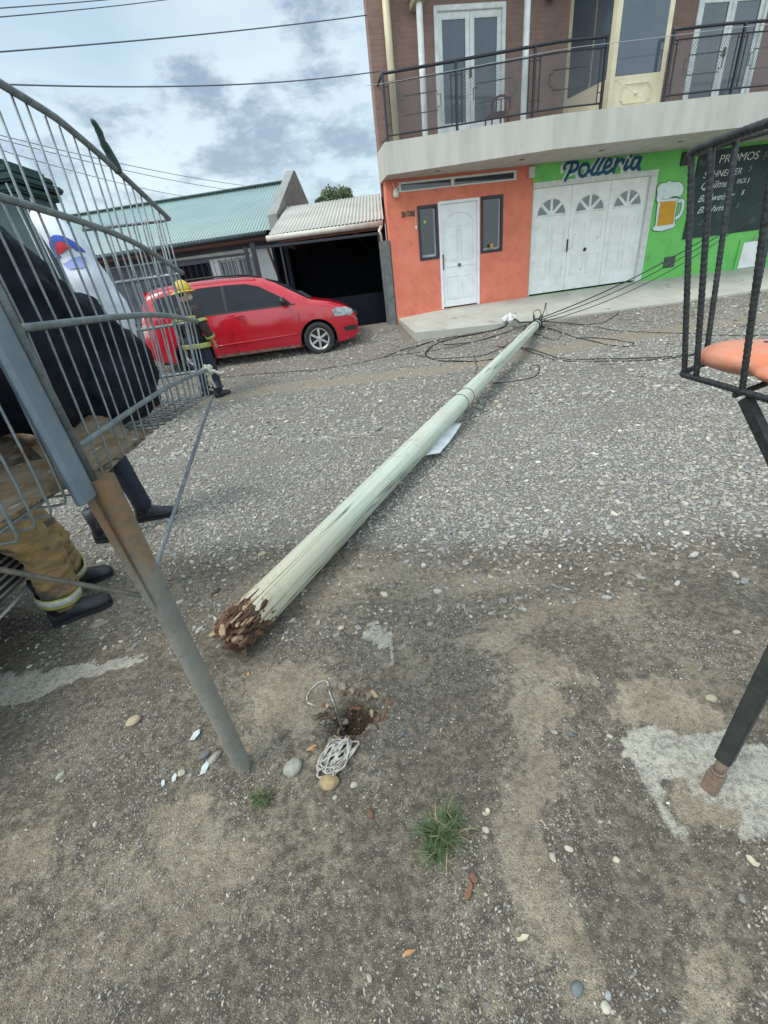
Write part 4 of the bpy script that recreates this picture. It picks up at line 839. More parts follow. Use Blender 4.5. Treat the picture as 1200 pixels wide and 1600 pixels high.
    toppatch('windscreen',.44,1.14,M_ws,.90); toppatch('cowl',1.145,1.23,M_trim,.9,.008); toppatch('rear_screen',-2.03,-1.90,M_cg,.8,.008)
    k=MB(); k.tube([(1.17,-.35,1.09),(.98,-.1,1.20)],.008,5); k.tube([(1.17,.15,1.09),(1.0,.4,1.19)],.008,5); k.build('wiper',M_trim,car)
    # front face
    k=MB(); k.box((2.095,-.42,.42),(2.125,.42,.54)); k.box((2.06,-.34,.62),(2.115,.34,.70)); k.build('grille',M_trim,car,bevel=.01)
    k=MB(); [k.box((2.116,-.33,.63+.022*i),(2.121,.33,.638+.022*i)) for i in range(3)]; k.build('grille_bars',M_alloy,car)
    k=MB(); k.box((2.126,-.2,.43),(2.132,.2,.54)); k.build('number_plate',mat('plate_white',(.6,.6,.58),.5),car); k=MB(); k.box((2.122,-.215,.42),(2.1259,.215,.55)); k.build('plate_frame',M_trim,car)
    if grille:
        k=MB(); k.box((2.10,-.60,.33),(2.135,.60,.52)); g_=k.build('lower_grille',M_trim,car,bevel=.01)
        k=MB(); [k.box((2.1355,-.58,.345+.034*i),(2.142,.58,.356+.034*i)) for i in range(5)]; k.tube(smooth_path([(2.12,-.62,.30),(2.15,-.3,.285),(2.15,.3,.285),(2.12,.62,.30)],5),.011,6); k.build('grille_slats',M_alloy,g_)
        for sg in (-1,1): k=MB(); k.blob((2.02,sg*.50,.69),.10,.14,.055,3,.03); k.build('front_headlight',M_head,car,smooth=True)
    # rear spoiler & bumper
    k=MB(); k.box((-2.02,-.55,1.47),(-1.80,.55,1.50)); k.build('spoiler',paint,car,bevel=.012)
    for wx in (FWX,RWX):
        for sg in (-1,1):
            w=MB(); w.lathe([(.20,-.09),(.27,-.10),(.30,-.085),(.31,-.05),(.31,.05),(.30,.085),(.27,.10),(.20,.09),(.20,-.09)],(wx,sg*.73,.31),(0,sg,0),40,False); ty=w.build('tyre',M_rub,car,smooth=True)
            w=MB(); w.lathe([(.175,.075),(.205,.092),(.205,.07),(.175,.05),(.175,-.05)],(wx,sg*.73,.31),(0,sg,0),40,False)
            for q in range(6):
                a=q*PI/3+.5; 
                d=Vector((math.cos(a),0,math.sin(a))); tn=Vector((-math.sin(a),0,math.cos(a))); c=Vector((wx,sg*(.73+.075),.31))
                w.obox(c+d*.105,d*.08,tn*.021,Vector((0,.012,0)))
            w.lathe([(0,.088),(.03,.09),(.045,.08),(.05,.05)],(wx,sg*.73,.31),(0,sg,0),18,False)
            w.build('rim',M_alloy,ty,auto=40)
            w=MB(); w.lathe([(0,.03),(.19,.03),(.19,.02),(0,.02)],(wx,sg*.73,.31),(0,sg,0),24,False); w.build('brake_disc',mat('brake_dark',(.03,.028,.026),.7),ty)
            w=MB(); w.lathe([(.37,-.2),(.37,.075),(.36,.075),(.36,-.2)],(wx,sg*.73,.31),(0,sg,0),30,False); w.build('wheel_arch_liner',M_trim,body)
    k=MB(); k.box((-1.9,-.7,.19),(1.9,.7,.24)); k.build('underbody',M_trim,car)
    return car
M_redp=mat('red_car_paint',(.50,.009,.024),.2,col2=(.43,.008,.02),nscale=1.2,coat=.7,spots=((.33,.05,.05),2.4,.70))
make_car('bright red small estate car parked in front of the black gate',(-2.16,9.88,.235),R(3.0),M_redp)
M_gp=mat('grey_green_car_paint',(.12,.16,.15),.3,col2=(.10,.135,.13),nscale=2,coat=.5)
make_car('grey green car at the left edge with only its front corner in view',(-4.06,1.36,.0),R(0),M_gp,'car',grille=True)
# ================================================================ fallen utility pole
PB=Vector((-.745,1.550,.110)); PT=Vector((3.60,9.05,.31)); pd=(PT-PB); PL=pd.length; pd.normalize()
px_=pd.cross(Vector((0,0,1))).normalized(); pz_=px_.cross(pd)
M_pole=bpy.data.materials.new('treated_pole_wood'); M_pole.use_nodes=True; t=M_pole.node_tree; b=t.nodes['Principled BSDF']; b.inputs['Roughness'].default_value=.82
oc=N(t,'ShaderNodeTexCoord').outputs['Object']; mpn=N(t,'ShaderNodeMapping'); mpn.inputs['Scale'].default_value=(26,.55,26); Lk(t,oc,mpn.inputs[0])
gr_=noise(t,mpn.outputs[0],1.0,8,.7); m2=N(t,'ShaderNodeMapping'); m2.inputs['Scale'].default_value=(14,.22,14); Lk(t,oc,m2.inputs[0]); ck=noise(t,m2.outputs[0],1.0,4,.6); lg=noise(t,oc,2.2,5,.6)
c_=mix(t,rmp(t,gr_,.32,.68),(.52,.56,.48),(.35,.405,.34)); c_=mix(t,mth(t,'MULTIPLY',rmp(t,lg,.45,.7),.6),c_,(.47,.46,.37))
sy=N(t,'ShaderNodeSeparateXYZ'); Lk(t,oc,sy.inputs[0]); base_=rmp(t,sy.outputs[1],1.3,.1); c_=mix(t,mth(t,'MULTIPLY',base_,.8),c_,(.48,.44,.32))
crk=mth(t,'SUBTRACT',1.0,rmp(t,mth(t,'ABSOLUTE',mth(t,'SUBTRACT',ck,.55)),.003,.010)); crk2=rmp(t,gr_,.66,.74); c_=mix(t,mth(t,'MULTIPLY',crk,.85),c_,(.07,.075,.055)); c_=mix(t,mth(t,'MULTIPLY',crk2,.6),c_,(.15,.15,.11)); c_=mix(t,mth(t,'MULTIPLY',rmp(t,noise(t,oc,5.5,6,.7),.56,.70),.35),c_,(.24,.22,.15))
Lk(t,c_,b.inputs['Base Color']); bp=N(t,'ShaderNodeBump'); bp.inputs['Strength'].default_value=.7; bp.inputs['Distance'].default_value=.006; Lk(t,mth(t,'SUBTRACT',gr_,mth(t,'MULTIPLY',crk,1.5)),bp.inputs['Height']); Lk(t,bp.outputs[0],b.inputs['Normal'])
PO=thing('fallen_utility_pole','pale green treated wooden utility pole lying across the gravel street, snapped at its butt','utility pole',PB)
PO.matrix_world=Matrix.Translation(PB)@Matrix((px_,pd,pz_)).transposed().to_4x4()
n=64; m_=90; V=[];rads=[]; rjag=[random.Random(31+q//5).random()+.3*random.Random(q).random() for q in range(64)]
def prad(s): return lerp(s,[0,.6,3,PL],[.098,.100,.100,.080])
for i in range(m_+1):
    s=PL*i/m_
    for k_ in range(n):
        a=2*PI*k_/n; r=prad(s)*(1+.03*mnoise.noise(Vector((math.cos(a)*1.5,s*.7,math.sin(a)*1.5))))
        ss=s
        if i==0: ss=.01+.05*math.sin(a+.9)+.09*mnoise.noise(Vector((math.cos(a)*1.1,math.sin(a)*1.1,8)))+.045*rjag[k_]
        if i==1: ss=max(ss,.02); r*=1.0
        V.append((r*math.cos(a),max(ss,V[(i-1)*n+k_][1]+.02) if i else ss,r*math.sin(a)))
k=MB(); k.add(V,[(i*n+j,i*n+(j+1)%n,(i+1)*n+(j+1)%n,(i+1)*n+j) for i in range(m_) for j in range(n)]+[tuple(m_*n+j for j in range(n))]); k.build('shaft',M_pole,PO,auto=50)
M_rot=mat('rotten_wood',(.095,.055,.034),.95,col2=(.05,.026,.016),nscale=14,bump=.8,bscale=30,stretch=(3,.8,3)); M_rot2=mat('red_rot_wood',(.20,.105,.065),.95,col2=(.11,.055,.034),nscale=18,bump=.6,bscale=40,stretch=(3,.8,3)); M_pal=mat('pale_split_wood',(.42,.31,.19),.9,col2=(.28,.18,.10),nscale=18,stretch=(3,.8,3))
rnd=random.Random(4)
def shard(mb,c,L,w,h,yaw,pit,rol):
    M=Matrix.Translation(c)@Matrix.Rotation(yaw,4,'Z')@Matrix.Rotation(pit,4,'X')@Matrix.Rotation(rol,4,'Y')
    v=[]; nseg=4
    for i in range(nseg+1):
        f=i/nseg; k2=(.35+.65*math.sin(PI*min(1,f*.8+.15)))*(.75+.5*rnd.random()); kk=k2*(.25 if i in(nseg,) else 1)
        off=Vector((rnd.gauss(0,w*.12),0,rnd.gauss(0,h*.12)))
        for a,b_ in ((-1,-1),(1,-.7),(.8,1),(-.9,.8)): v.append(M@(Vector((a*w/2*kk,(f-.5)*L,b_*h/2*kk))+off))
    f_=[(i*4+j,i*4+(j+1)%4,(i+1)*4+(j+1)%4,(i+1)*4+j) for i in range(nseg) for j in range(4)]+[(3,2,1,0),tuple(nseg*4+j for j in range(4))]
    mb.add(v,f_)
ks=[MB(),MB(),MB()]
ks[0].blob((0,.05,0),.092,.15,.088,4,.2,3,0,3.5); ks[0].blob((.02,-.05,-.02),.06,.08,.055,4,.3,9,0,4); ks[1].blob((-.03,-.05,.03),.06,.07,.05,4,.3,5,0,4)
for i in range(115):
    a=rnd.uniform(0,6.28); r=.085*math.sqrt(rnd.random()); mbk=ks[rnd.choices([0,1,2],[.46,.36,.18])[0]]
    shard(mbk,Vector((r*math.cos(a),rnd.uniform(-.10,.09)+.0,r*math.sin(a))),rnd.choice((.05,.08,.11,.15)),rnd.choice((.012,.02,.03,.045)),rnd.uniform(.008,.026),rnd.gauss(0,.4),rnd.gauss(0,.45),rnd.uniform(0,6))
fib=[MB(),MB(),MB()]
for i in range(70):
    a=rnd.uniform(0,6.28); r=prad(0)*rnd.uniform(.86,1.01); L=rnd.uniform(.07,.24); s0=rnd.uniform(-.02,.10); M_=Matrix.Rotation(-a+PI/2,4,'Y'); w=rnd.uniform(.006,.018)
    tmp=MB(); shard(tmp,Vector((0,0,0)),L,w,rnd.uniform(.004,.008),rnd.gauss(0,.04),rnd.gauss(0,.03),0); fib[rnd.choices([0,1,2],[.4,.25,.35])[0]].add([M_@Vector(v)+Vector((r*math.cos(a),s0+L*.1,r*math.sin(a))) for v in tmp.v],tmp.f)
for i in range(3): ks[i].v,ks[i].f=ks[i].add(fib[i].v,fib[i].f).v,ks[i].f
for kx,m_r,nm in zip(ks,(M_rot,M_rot2,M_pal),('rotten_core','red_splinters','pale_splinters')): kx.build(nm,m_r,PO,auto=30)
ringp=lambda s,r: [(r*math.cos(a),s+.03*math.sin(a+1),r*math.sin(a)) for a in np.linspace(0,2*PI,25)]
for s in (3.42,3.66): k=MB(); k.tube(ringp(s,prad(s)+.003),.004,5); k.build('wire_band',M_black,PO)
k=MB(); k.lathe([(prad(PL)+.002,0),(prad(PL)+.028,.0),(prad(PL)+.028,.05),(prad(PL)+.002,.05)],(0,PL-.12,0),(0,1,0),24); k.lathe([(prad(PL)+.001,0),(prad(PL)+.016,.0),(prad(PL)+.016,.04),(prad(PL)+.001,.04)],(0,PL-.32,0),(0,1,0),24); k.build('steel_collar',M_black,PO)
for i in range(7):
    a=i*PI*2/7+.3; k=MB(); r=prad(PL)+.025; c=Vector((r*math.cos(a),PL-.06,r*math.sin(a))); k.tube([c,c+Vector((math.cos(a),.6,math.sin(a)))*.05,c+Vector((math.cos(a)*.5,1.2,math.sin(a)*.7))*.09],.014,7); k.build('cable_clamp',M_black,PO,smooth=True)
# paper notice tucked under the pole
k=MB(); o1=Vector((.50,3.50,.03)); 
pq=[Vector((.43,3.50,.05)),Vector((.575,3.545,.03)),Vector((.93,4.21,.06)),Vector((.78,4.20,.10))]
v=[]; 
for i in range(9):
    for j in range(5):
        f,g_=i/8,j/4; p=(pq[0]*(1-g_)+pq[1]*g_)*(1-f)+(pq[3]*(1-g_)+pq[2]*g_)*f; v.append((p.x,p.y,p.z+.01*math.sin(f*5+g_*2)))
k.add(v,[(i*5+j,i*5+j+1,(i+1)*5+j+1,(i+1)*5+j) for i in range(8) for j in range(4)]); pa=k.build('paper_sheet',mat('white_paper',(.80,.81,.86),.7),None,smooth=True); sm_=pa.modifiers.new('s','SOLIDIFY'); sm_.thickness=.002; tag(pa,'white paper sheet lying half under the fallen pole','paper')

# ================================================================ cables
M_cab=mat('black_cable',(.014,.014,.017),.6)
def ground_cable(pts,r,label,lift=.012,seed=0,group='fallen cables around the pole top'):
    P_=smooth_path([(x,y,0) for x,y,*_ in pts],8); hs=[p[2] if len(p)>2 else 0 for p in pts]; out=[]
    for i,p in enumerate(P_):
        h=np.interp(i/8,range(len(pts)),hs); out.append((p.x,p.y,max(tz(p.x,p.y),apz(p.x,p.y))+lift+h+.012*mnoise.noise(Vector((p.x*3,p.y*3,seed)))))
    k=MB(); k.tube(out,r,6); return tag(k.build('fallen_cable',M_cab,smooth=True),label,'cable',group)
def apz(x,y):
    u=(x*math.cos(FA)+(y-10.566)*math.sin(FA)); d=-( -x*math.sin(FA)+(y-10.566)*math.cos(FA))
    if .93<u<13 and 0<d<dfr(u): f=d/dfr(u); return zbk(u)*(1-f)+zf(u)*f
    return -9
CB=dict(a=([(3.7,9.2,.1),(3.23,9.45,.02),(2.77,9.25),(2.34,9.15),(1.6,8.9),(1.25,8.51),(1.18,8.1),(1.48,7.71),(1.84,7.53),(2.24,7.52),(2.72,7.96),(3.3,8.9,.1)],.014,'thick black cable looping left of the pole top in a wide coil'),
b=([(3.68,9.2,.1),(2.95,9.07),(2.2,8.7),(1.68,8.68),(1.51,9.0),(.92,8.73),(.38,8.39)],.008,'thin cable running left from the pole top towards the pavement corner'),
c=([(3.5,8.95,.12),(3.06,8.61),(2.82,8.26),(3.08,7.67),(3.19,6.86),(3.77,6.41),(4.56,6.13),(5.28,6.2),(6.53,6.87),(9,7.6)],.007,'cable crossing over the pole then snaking right over the sandy strip'),
d=([(2.55,8.3),(2.80,8.0,.02),(2.99,7.5),(3.03,6.99),(3.26,6.57),(3.84,6.19),(4.4,6.03),(5.08,6.06),(5.81,6.05),(8,5.9)],.007,'cable lying nearest the camera of those running right from the pole'),
e=([(3.6,9.1,.08),(3.88,8.74),(4.08,8.2),(4.2,7.84),(4.33,7.43),(4.45,7.16),(4.67,7.5),(4.41,8.0),(4.03,8.22)],.007,'cable with a narrow hooked loop right of the pole top'),
f=([(3.7,9.3,.08),(4.42,9.07),(4.92,9.02),(5.35,9.34),(5.6,9.6)],.008,'short cable along the pavement edge right of the pole top'),
f2=([(3.7,9.25,.08),(4.55,8.93),(5.11,8.18),(5.64,7.7),(6.37,6.69),(9,5)],.006,'long cable slanting right across the rubble from the pole top'),
h=([(-3.01,8.45),(-2.11,8.4),(-.85,8.22),(.38,8.39),(1.64,8.5),(2.48,8.81),(3.4,9.1,.06)],.005,'thin cable lying along the gravel in front of the red car'),
i=([(1.76,5.92),(2.01,5.85),(2.38,5.97),(2.66,6.51),(2.59,6.67),(2.47,6.38)],.006,'short curled cable end on the gravel beside the pole'),
j=([(2.0,7.9),(1.82,7.0),(1.64,6.44),(1.97,6.99)],.005,'thin bent wire poking out left of the pole'),
k=([(3.6,9.2,.1),(3.42,8.9,.02),(3.54,8.53),(3.7,8.3),(3.91,8.64),(3.74,9.05),(3.6,9.15,.05)],.007,'small closed cable loop just below the pole top'),
l=([(3.4,8.9,.1),(2.9,8.5),(2.5,8.1),(2.1,7.8),(1.5,7.9),(1.0,8.3),(.9,8.6),(1.6,9.05),(2.6,9.2)],.006,'thin cable inside the wide coil left of the pole'))
for q,(kk,(pts,r,lab)) in enumerate(CB.items()): ground_cable(pts,r,lab,.012,q*3.1)
def air(p,q,sag,r,label,group,n=24,m=None):
    p,q=Vector(p),Vector(q); pts=[p.lerp(q,i/n)-Vector((0,0,sag*4*(i/n)*(1-i/n))) for i in range(n+1)]
    k=MB(); k.tube(pts,r,5); return tag(k.build('overhead_cable',m or M_cab,smooth=True),label,'cable',group)
T0=Vector((3.62,9.08,.36))
air(T0+Vector((.03,.02,.03)),(9.9,10.3,2.6),.28,.011,'taut cable rising right from the fallen pole top, the highest of the bunch','cables rising from the fallen pole top')
air(T0+Vector((.05,.0,.0)),(9.9,10.3,2.58),.36,.009,'taut cable rising right from the fallen pole top, the middle of the bunch','cables rising from the fallen pole top')
air(T0+Vector((.05,-.05,-.04)),(9.9,10.3,2.56),.45,.008,'taut cable rising right from the fallen pole top, the lowest of the bunch','cables rising from the fallen pole top')
k=MB(); k.tube(smooth_path([T0+Vector((-.1,.0,.02)),T0+Vector((-.06,.1,.16)),T0+Vector((.06,.12,.17)),T0+Vector((.1,.05,.02))],6),.007,6); k.tube([T0+Vector((.08,.05,.0)),T0+Vector((.2,.12,.28))],.008,6); k.tube([T0+Vector((.1,.05,.0)),T0+Vector((.19,.14,.30)),T0+Vector((.22,.1,.06))],.005,5); k.build('wire_tails',M_cab,smooth=True).name='wire_tail'
tag(bpy.data.objects['wire_tail'],'stiff wire ends sticking up from the top of the fallen pole','wire')
# overhead wires against the sky
GW='overhead wires crossing the sky'; M_wire=mat('sky_cable',(.10,.12,.15),.6)
def far_pt(px,py,dist):
    """survey point: bearing/elevation measured from the tripod position"""
    u=px-600; v=py-800; dn=u*math.sin(ROLL)+v*math.cos(ROLL); lt=u*math.cos(ROLL)-v*math.sin(ROLL)
    d=Vector((lt, 650*math.cos(PITCH)-dn*math.sin(PITCH), -650*math.sin(PITCH)-dn*math.cos(PITCH))); return Vector((0,0,CAMH))+d*(dist/d.y)
for nm,p,q,sag,lab in (('a',(-4.11,7.0,4.23),(2.2,11.7,5.9),.05,'overhead wire running from the left edge up behind the balcony, second from the top'),
    ('b',(-3.95,7.0,4.49),(-2.2,12.0,6.55),.02,'uppermost wire in the corner of the sky, the lower of a close pair'),('c',(-3.93,7.0,4.56),(-2.2,12.0,6.62),.02,'uppermost wire in the corner of the sky, the upper of a close pair'),
    ('d',(-3.94,6.5,3.83),(.95,10.5,4.72),.10,'overhead wire ending at the brick wall corner above the balcony rail')):
    air(p,q,sag,.0085 if nm in 'ad' else .006,lab,GW,m=M_wire)
for p,q,lab in (((-5.75,9.0,4.27),(-2.81,15.5,4.24),'thin service wire dropping to the green roof, the upper of two'),((-5.74,9.0,4.22),(-3.2,15.5,4.17),'thin service wire dropping to the green roof, the lower of two'),((-5.74,9.2,4.1),(-4.42,15.5,4.13),'faint service wire reaching the left end of the green roof')):
    air(p,q,.08,.006,lab,GW,m=M_wire)
k=MB(); k.tube([(u/1.008*1.0,0,0) for u in (0,1)],.001,3)
cl=[FO+FU*u+FN*(sdp(u)+.12)+Vector((0,0,4.42+.09*((u-.9)/8))) for u in np.linspace(.6,12,30)]
k=MB(); k.tube(cl,.0045,5); tag(k.build('washing_line',mat('pale_line',(.35,.40,.42),.6),smooth=True),'pale thin line strung along the front of the balcony railing','line')

# ================================================================ left wire basket on a post
M_galv=mat('galvanised_steel',(.24,.275,.29),.5,.55,col2=(.15,.18,.19),nscale=30,bump=.15,bscale=120,spots=((.20,.12,.07),14,.68))
M_plate=mat('galvanised_sheet',(.22,.28,.34),.5,.5,col2=(.15,.20,.25),nscale=6,bump=.1,bscale=30)
M_post=bpy.data.materials.new('weathered_pipe'); M_post.use_nodes=True; t=M_post.node_tree; b=t.nodes['Principled BSDF']; b.inputs['Roughness'].default_value=.6; b.inputs['Metallic'].default_value=.25
oc=N(t,'ShaderNodeTexCoord').outputs['Object']; sz=N(t,'ShaderNodeSeparateXYZ'); Lk(t,oc,sz.inputs[0]); nn1=noise(t,oc,9,7,.7); nn2=noise(t,oc,45,5,.6)
rf=rmp(t,mth(t,'ADD',mth(t,'MULTIPLY',sz.outputs[2],1.5),nn1),1.72,2.12); c_=mix(t,rmp(t,nn1,.35,.65),(.20,.20,.18),(.28,.265,.23)); c_=mix(t,mth(t,'MULTIPLY',rf,.9),c_,mix(t,rmp(t,nn2,.35,.65),(.27,.145,.06),(.18,.135,.09)))
c_=mix(t,mth(t,'MULTIPLY',rmp(t,nn2,.56,.70),.4),c_,(.10,.09,.075)); Lk(t,c_,b.inputs['Base Color']); bp=N(t,'ShaderNodeBump'); bp.inputs['Strength'].default_value=.25; bp.inputs['Distance'].default_value=.003; Lk(t,nn2,bp.inputs['Height']); Lk(t,bp.outputs[0],b.inputs['Normal'])
LB=thing('wire_refuse_basket','big galvanised wire refuse basket on a leaning rusty pipe post at the left','refuse basket',(-.64,.92,0))
LBo=Vector((-.64,.92,0)); rel=lambda pts:[Vector(p)-LBo for p in pts]
LV=[([.3,1.225,1.51,1.978],[1.945,1.93,1.901,1.78]),([.3,1.065,1.568,1.943],[1.74,1.719,1.683,1.599]),([.3,.89,1.539,1.943],[1.50,1.492,1.476,1.424]),([.3,.91,1.468,1.886],[1.245,1.243,1.259,1.239]),([.3,.95,1.312,1.857],[1.165,1.166,1.175,1.151])]
YE=[1.978,1.943,1.943,1.886,1.857]; XF=[-.995,-.965,-.96,-.96,-.96]
def lz(i,y): return lerp(y,*LV[i])
for i,r in ((0,.0085),(1,.0085),(2,.0085),(3,.0080)):
    ys=[.3 if i<3 else .905]+list(LV[i][0][1:]); p=[(-.667,y,lz(i,y)) for y in ys]
    pp=smooth_path(p,6); e=Vector((XF[i],YE[i]-.01,lz(i,YE[i])-.005*(i!=0)))
    k=MB(); k.tube(rel(list(pp)),r,8); k.build('rail',M_galv,LB,smooth=True)
    k=MB(); k.tube(rel([pp[-1],Vector((-.69,YE[i]+.005,lz(i,YE[i])-.002)),e]),r*.8,8); k.build('end_rail',M_galv,LB,smooth=True)
def wire_at(f,x=-.672,lv=range(5)): return [Vector((x,.3+(YE[i]-.3)*f-.004*0,lz(i,.3+(YE[i]-.3)*f))) for i in lv]
fs=np.linspace(.02,.985,31)
rnd=random.Random(12)
for f in fs:
    j=rnd.uniform(-.004,.004); P_=wire_at(f+j)
    fl=P_[-1]; q=[p for p in P_]+[fl+Vector((-.006,0,-.012)),fl+Vector((-.03,0,-.014)),Vector((-.95,fl.y,fl.z-.01))]
    if f>.78: q+=[Vector((XF[3],fl.y,lz(3,fl.y))),Vector((XF[2],fl.y+.02,lz(2,fl.y))),Vector((XF[0],fl.y+.05,lz(0,fl.y+.05)))]
    else: q+=[Vector((-.965,fl.y,1.30)),Vector((-.97,fl.y,1.42))]
    k=MB(); k.tube(rel(q),.0028,6); k.build('wire',M_galv,LB,smooth=True)
for x in np.linspace(-.71,-.95,6):
    q=[Vector((x,YE[i]-.004,lz(i,YE[i]))) for i in range(5)]; k=MB(); k.tube(rel(q+[Vector((x,YE[4]-.05,1.145))]),.0036,6); k.build('wire',M_galv,LB,smooth=True)
for x in (-.73,-.80,-.88,-.95):
    k=MB(); k.tube(rel([(x,.32,1.158),(x,1.3,1.165),(x,1.86,1.143)]),.0042,6); k.build('floor_wire',M_galv,LB,smooth=True)
k=MB(); k.tube([Vector((0,0,-.04)),Vector((0,0,.5)),Vector((-.0,0,1.17))],.029,28); k.build('post',M_post,LB,auto=50)
k=MB(); 
sec=[(-.005,.835),(.006,.828),(.012,.84),(.012,.885),(.006,.897),(-.005,.89),(-.008,.885),(.004,.882),(.004,.842),(-.008,.842)]
k.prism([(a-.655+.64,b_-.92) for a,b_ in sec],.95,(0,0,1.142),(1,0,0),(0,1,0),(0,0,1)); k.build('folded_sheet',M_plate,LB,bevel=.0015)
k=MB(); k.tube(rel([(-.655,.912,1.155),(-.655,.912,2.1)]),.0115,10); k.build('upright_tube',M_galv,LB,smooth=True)
k=MB(); k.tube(rel([(-.635,.925,.815),(-.655,.94,.85),(-.67,1.857,1.135)]),.0065,8); k.build('stay_rod',M_galv,LB,smooth=True)
k=MB(); k.bar(Vector((-.010,-.032,.80)),Vector((-.02,-.040,1.16)),.017,.006,(0,1,0)); k.build('flat_strut',M_post,LB)
def rebar(pts,r,n=8,step=.0055,ridge=.09):
    P_=[Vector(p) for p in pts]; out=[];L=0
    segs=[(P_[i],P_[i+1]) for i in range(len(P_)-1)]
    for a,b_ in segs:
        m=max(1,int((b_-a).length/step)); out+=[a.lerp(b_,i/m) for i in range(m)]
    out.append(P_[-1]); rad=[r*(1+ridge*(1 if (i%3==0) else -.5)) for i in range(len(out))]; return out,rad
o_,r_=rebar(rel([(-.64,.90,.822),(-.865,.80,1.031),(-.965,.76,1.15)]),.0065); k=MB(); k.tube(o_,.006,8,radii=r_); k.build('rebar_strut',mat('dull_rebar',(.17,.155,.13),.7,.3,col2=(.11,.10,.085),nscale=40),LB,auto=60)
k=MB(); k.lathe([(0,0),(.006,0),(.006,.005),(0,.006)],(.028,.006,.835),(1,0,0),8); k.build('rivet',M_galv,LB)
# knotted rag at far corner, twisted dark scrap on the rim
k=MB(); c=Vector((-.665,1.885,1.235)); 
for i in range(10): k.blob(c+Vector((rnd.gauss(0,.008),rnd.gauss(0,.008),rnd.gauss(0,.010))),.012,.009,.010,2,.3,i,i)
k.tube(smooth_path([c,c+Vector((.025,0,-.006)),c+Vector((.045,.005,-.018)),c+Vector((.062,.0,-.016))],4),.008,6,radii=[.008+.002*math.sin(i*2.1) for i in range(13)])
k.tube(smooth_path([c,c+Vector((.002,0,-.04)),c+Vector((.006,.01,-.075))],4),.005,6)
tag(k.build('knotted_rag',mat('dirty_white_cloth',(.55,.53,.45),.9,nscale=60),smooth=True),'dirty white rag knotted round the far corner of the wire basket','rag')
k=MB(); sp=smooth_path([(-.667,1.66,1.862),(-.664,1.63,1.905),(-.660,1.605,1.92),(-.655,1.59,1.938),(-.652,1.575,1.95),(-.652,1.56,1.958)],5)
k.tube(sp,.01,8,radii=[.010,.013,.014,.014,.013,.012,.012,.012,.012,.011,.010,.009,.009,.009,.009,.010,.010,.009,.008,.008,.008,.008,.007,.006,.005,.004][:len(sp)])
tag(k.build('plastic_scrap',mat('dark_teal_plastic',(.05,.085,.085),.6,nscale=30),smooth=True),'dark twisted plastic scrap standing up from the basket rim','scrap')
# bulging dark sack
M_sack=mat('dark_navy_cloth',(.004,.006,.013),.7,col2=(.007,.011,.02),nscale=5,bump=.5,bscale=16,spec=.2)
k=MB()
for c,r in (((-.855,1.17,1.56),(.115,.14,.20)),((-.85,1.28,1.50),(.11,.10,.17)),((-.83,1.38,1.43),(.11,.15,.13)),((-.80,1.50,1.35),(.10,.115,.125)),((-.86,.95,1.52),(.11,.28,.24)),((-.87,.7,1.5),(.10,.22,.24)),((-.80,1.36,1.30),(.11,.17,.12)),((-.82,1.1,1.40),(.11,.2,.15)),((-.775,1.42,1.24),(.085,.08,.065))):
    k.blob(c,*r,3,.07,c[1]*9)
sk=k.build('refuse_sack',M_sack,smooth=True); m_=sk.modifiers.new('r','REMESH'); m_.mode='VOXEL'; m_.voxel_size=.011; m_.use_smooth_shade=True
m_=sk.modifiers.new('sm','SMOOTH'); m_.iterations=8; m_.factor=.6
tx=bpy.data.textures.new('folds','CLOUDS'); tx.noise_scale=.06; tx.noise_depth=2; m_=sk.modifiers.new('d','DISPLACE'); m_.texture=tx; m_.strength=.035; m_.mid_level=.5; m_.texture_coords='LOCAL'
tag(sk,'large bulging dark navy cloth sack filling the left wire basket','sack')
# cardboard under the sack
M_card=mat('wet_cardboard',(.20,.125,.06),.9,col2=(.27,.22,.17),nscale=11,stretch=(1,1,6),spots=((.40,.37,.32),16,.60),bump=.4)
def sheet(c,ux,uy,nx_,ny_,amp,seed,name,m,label,cat,th=.003):
    c,ux,uy=Vector(c),Vector(ux),Vector(uy); n_=ux.cross(uy).normalized(); v=[]
    for i in range(nx_+1):
        for j in range(ny_+1):
            a,b_=i/nx_-.5,j/ny_-.5; v.append(c+ux*a+uy*b_+n_*amp*mnoise.noise(Vector((a*3,b_*3,seed))))
    k=MB(); k.add(v,[(i*(ny_+1)+j,i*(ny_+1)+j+1,(i+1)*(ny_+1)+j+1,(i+1)*(ny_+1)+j) for i in range(nx_) for j in range(ny_)])
    o=k.build(name,m,smooth=True); s=o.modifiers.new('s','SOLIDIFY'); s.thickness=th; return tag(o,label,cat)
sheet((-.80,.98,1.215),(.04,.62,.0),(-.2,0,.10),16,6,.05,2,'cardboard',M_card,'crumpled wet cardboard under the dark sack in the wire basket','cardboard')
sheet((-.74,1.1,1.20),(.02,.26,.02),(-.1,0,.10),10,6,.04,5,'cardboard',M_card,'small torn cardboard flap poking out below the dark sack','cardboard')
sheet((-.86,1.70,1.165),(.0,.09,.02),(-.06,0,.05),6,6,.03,8,'cardboard',mat('brown_scrap',(.22,.13,.08),.9,nscale=20),'small brown cardboard scrap on the basket floor near its far end','cardboard')
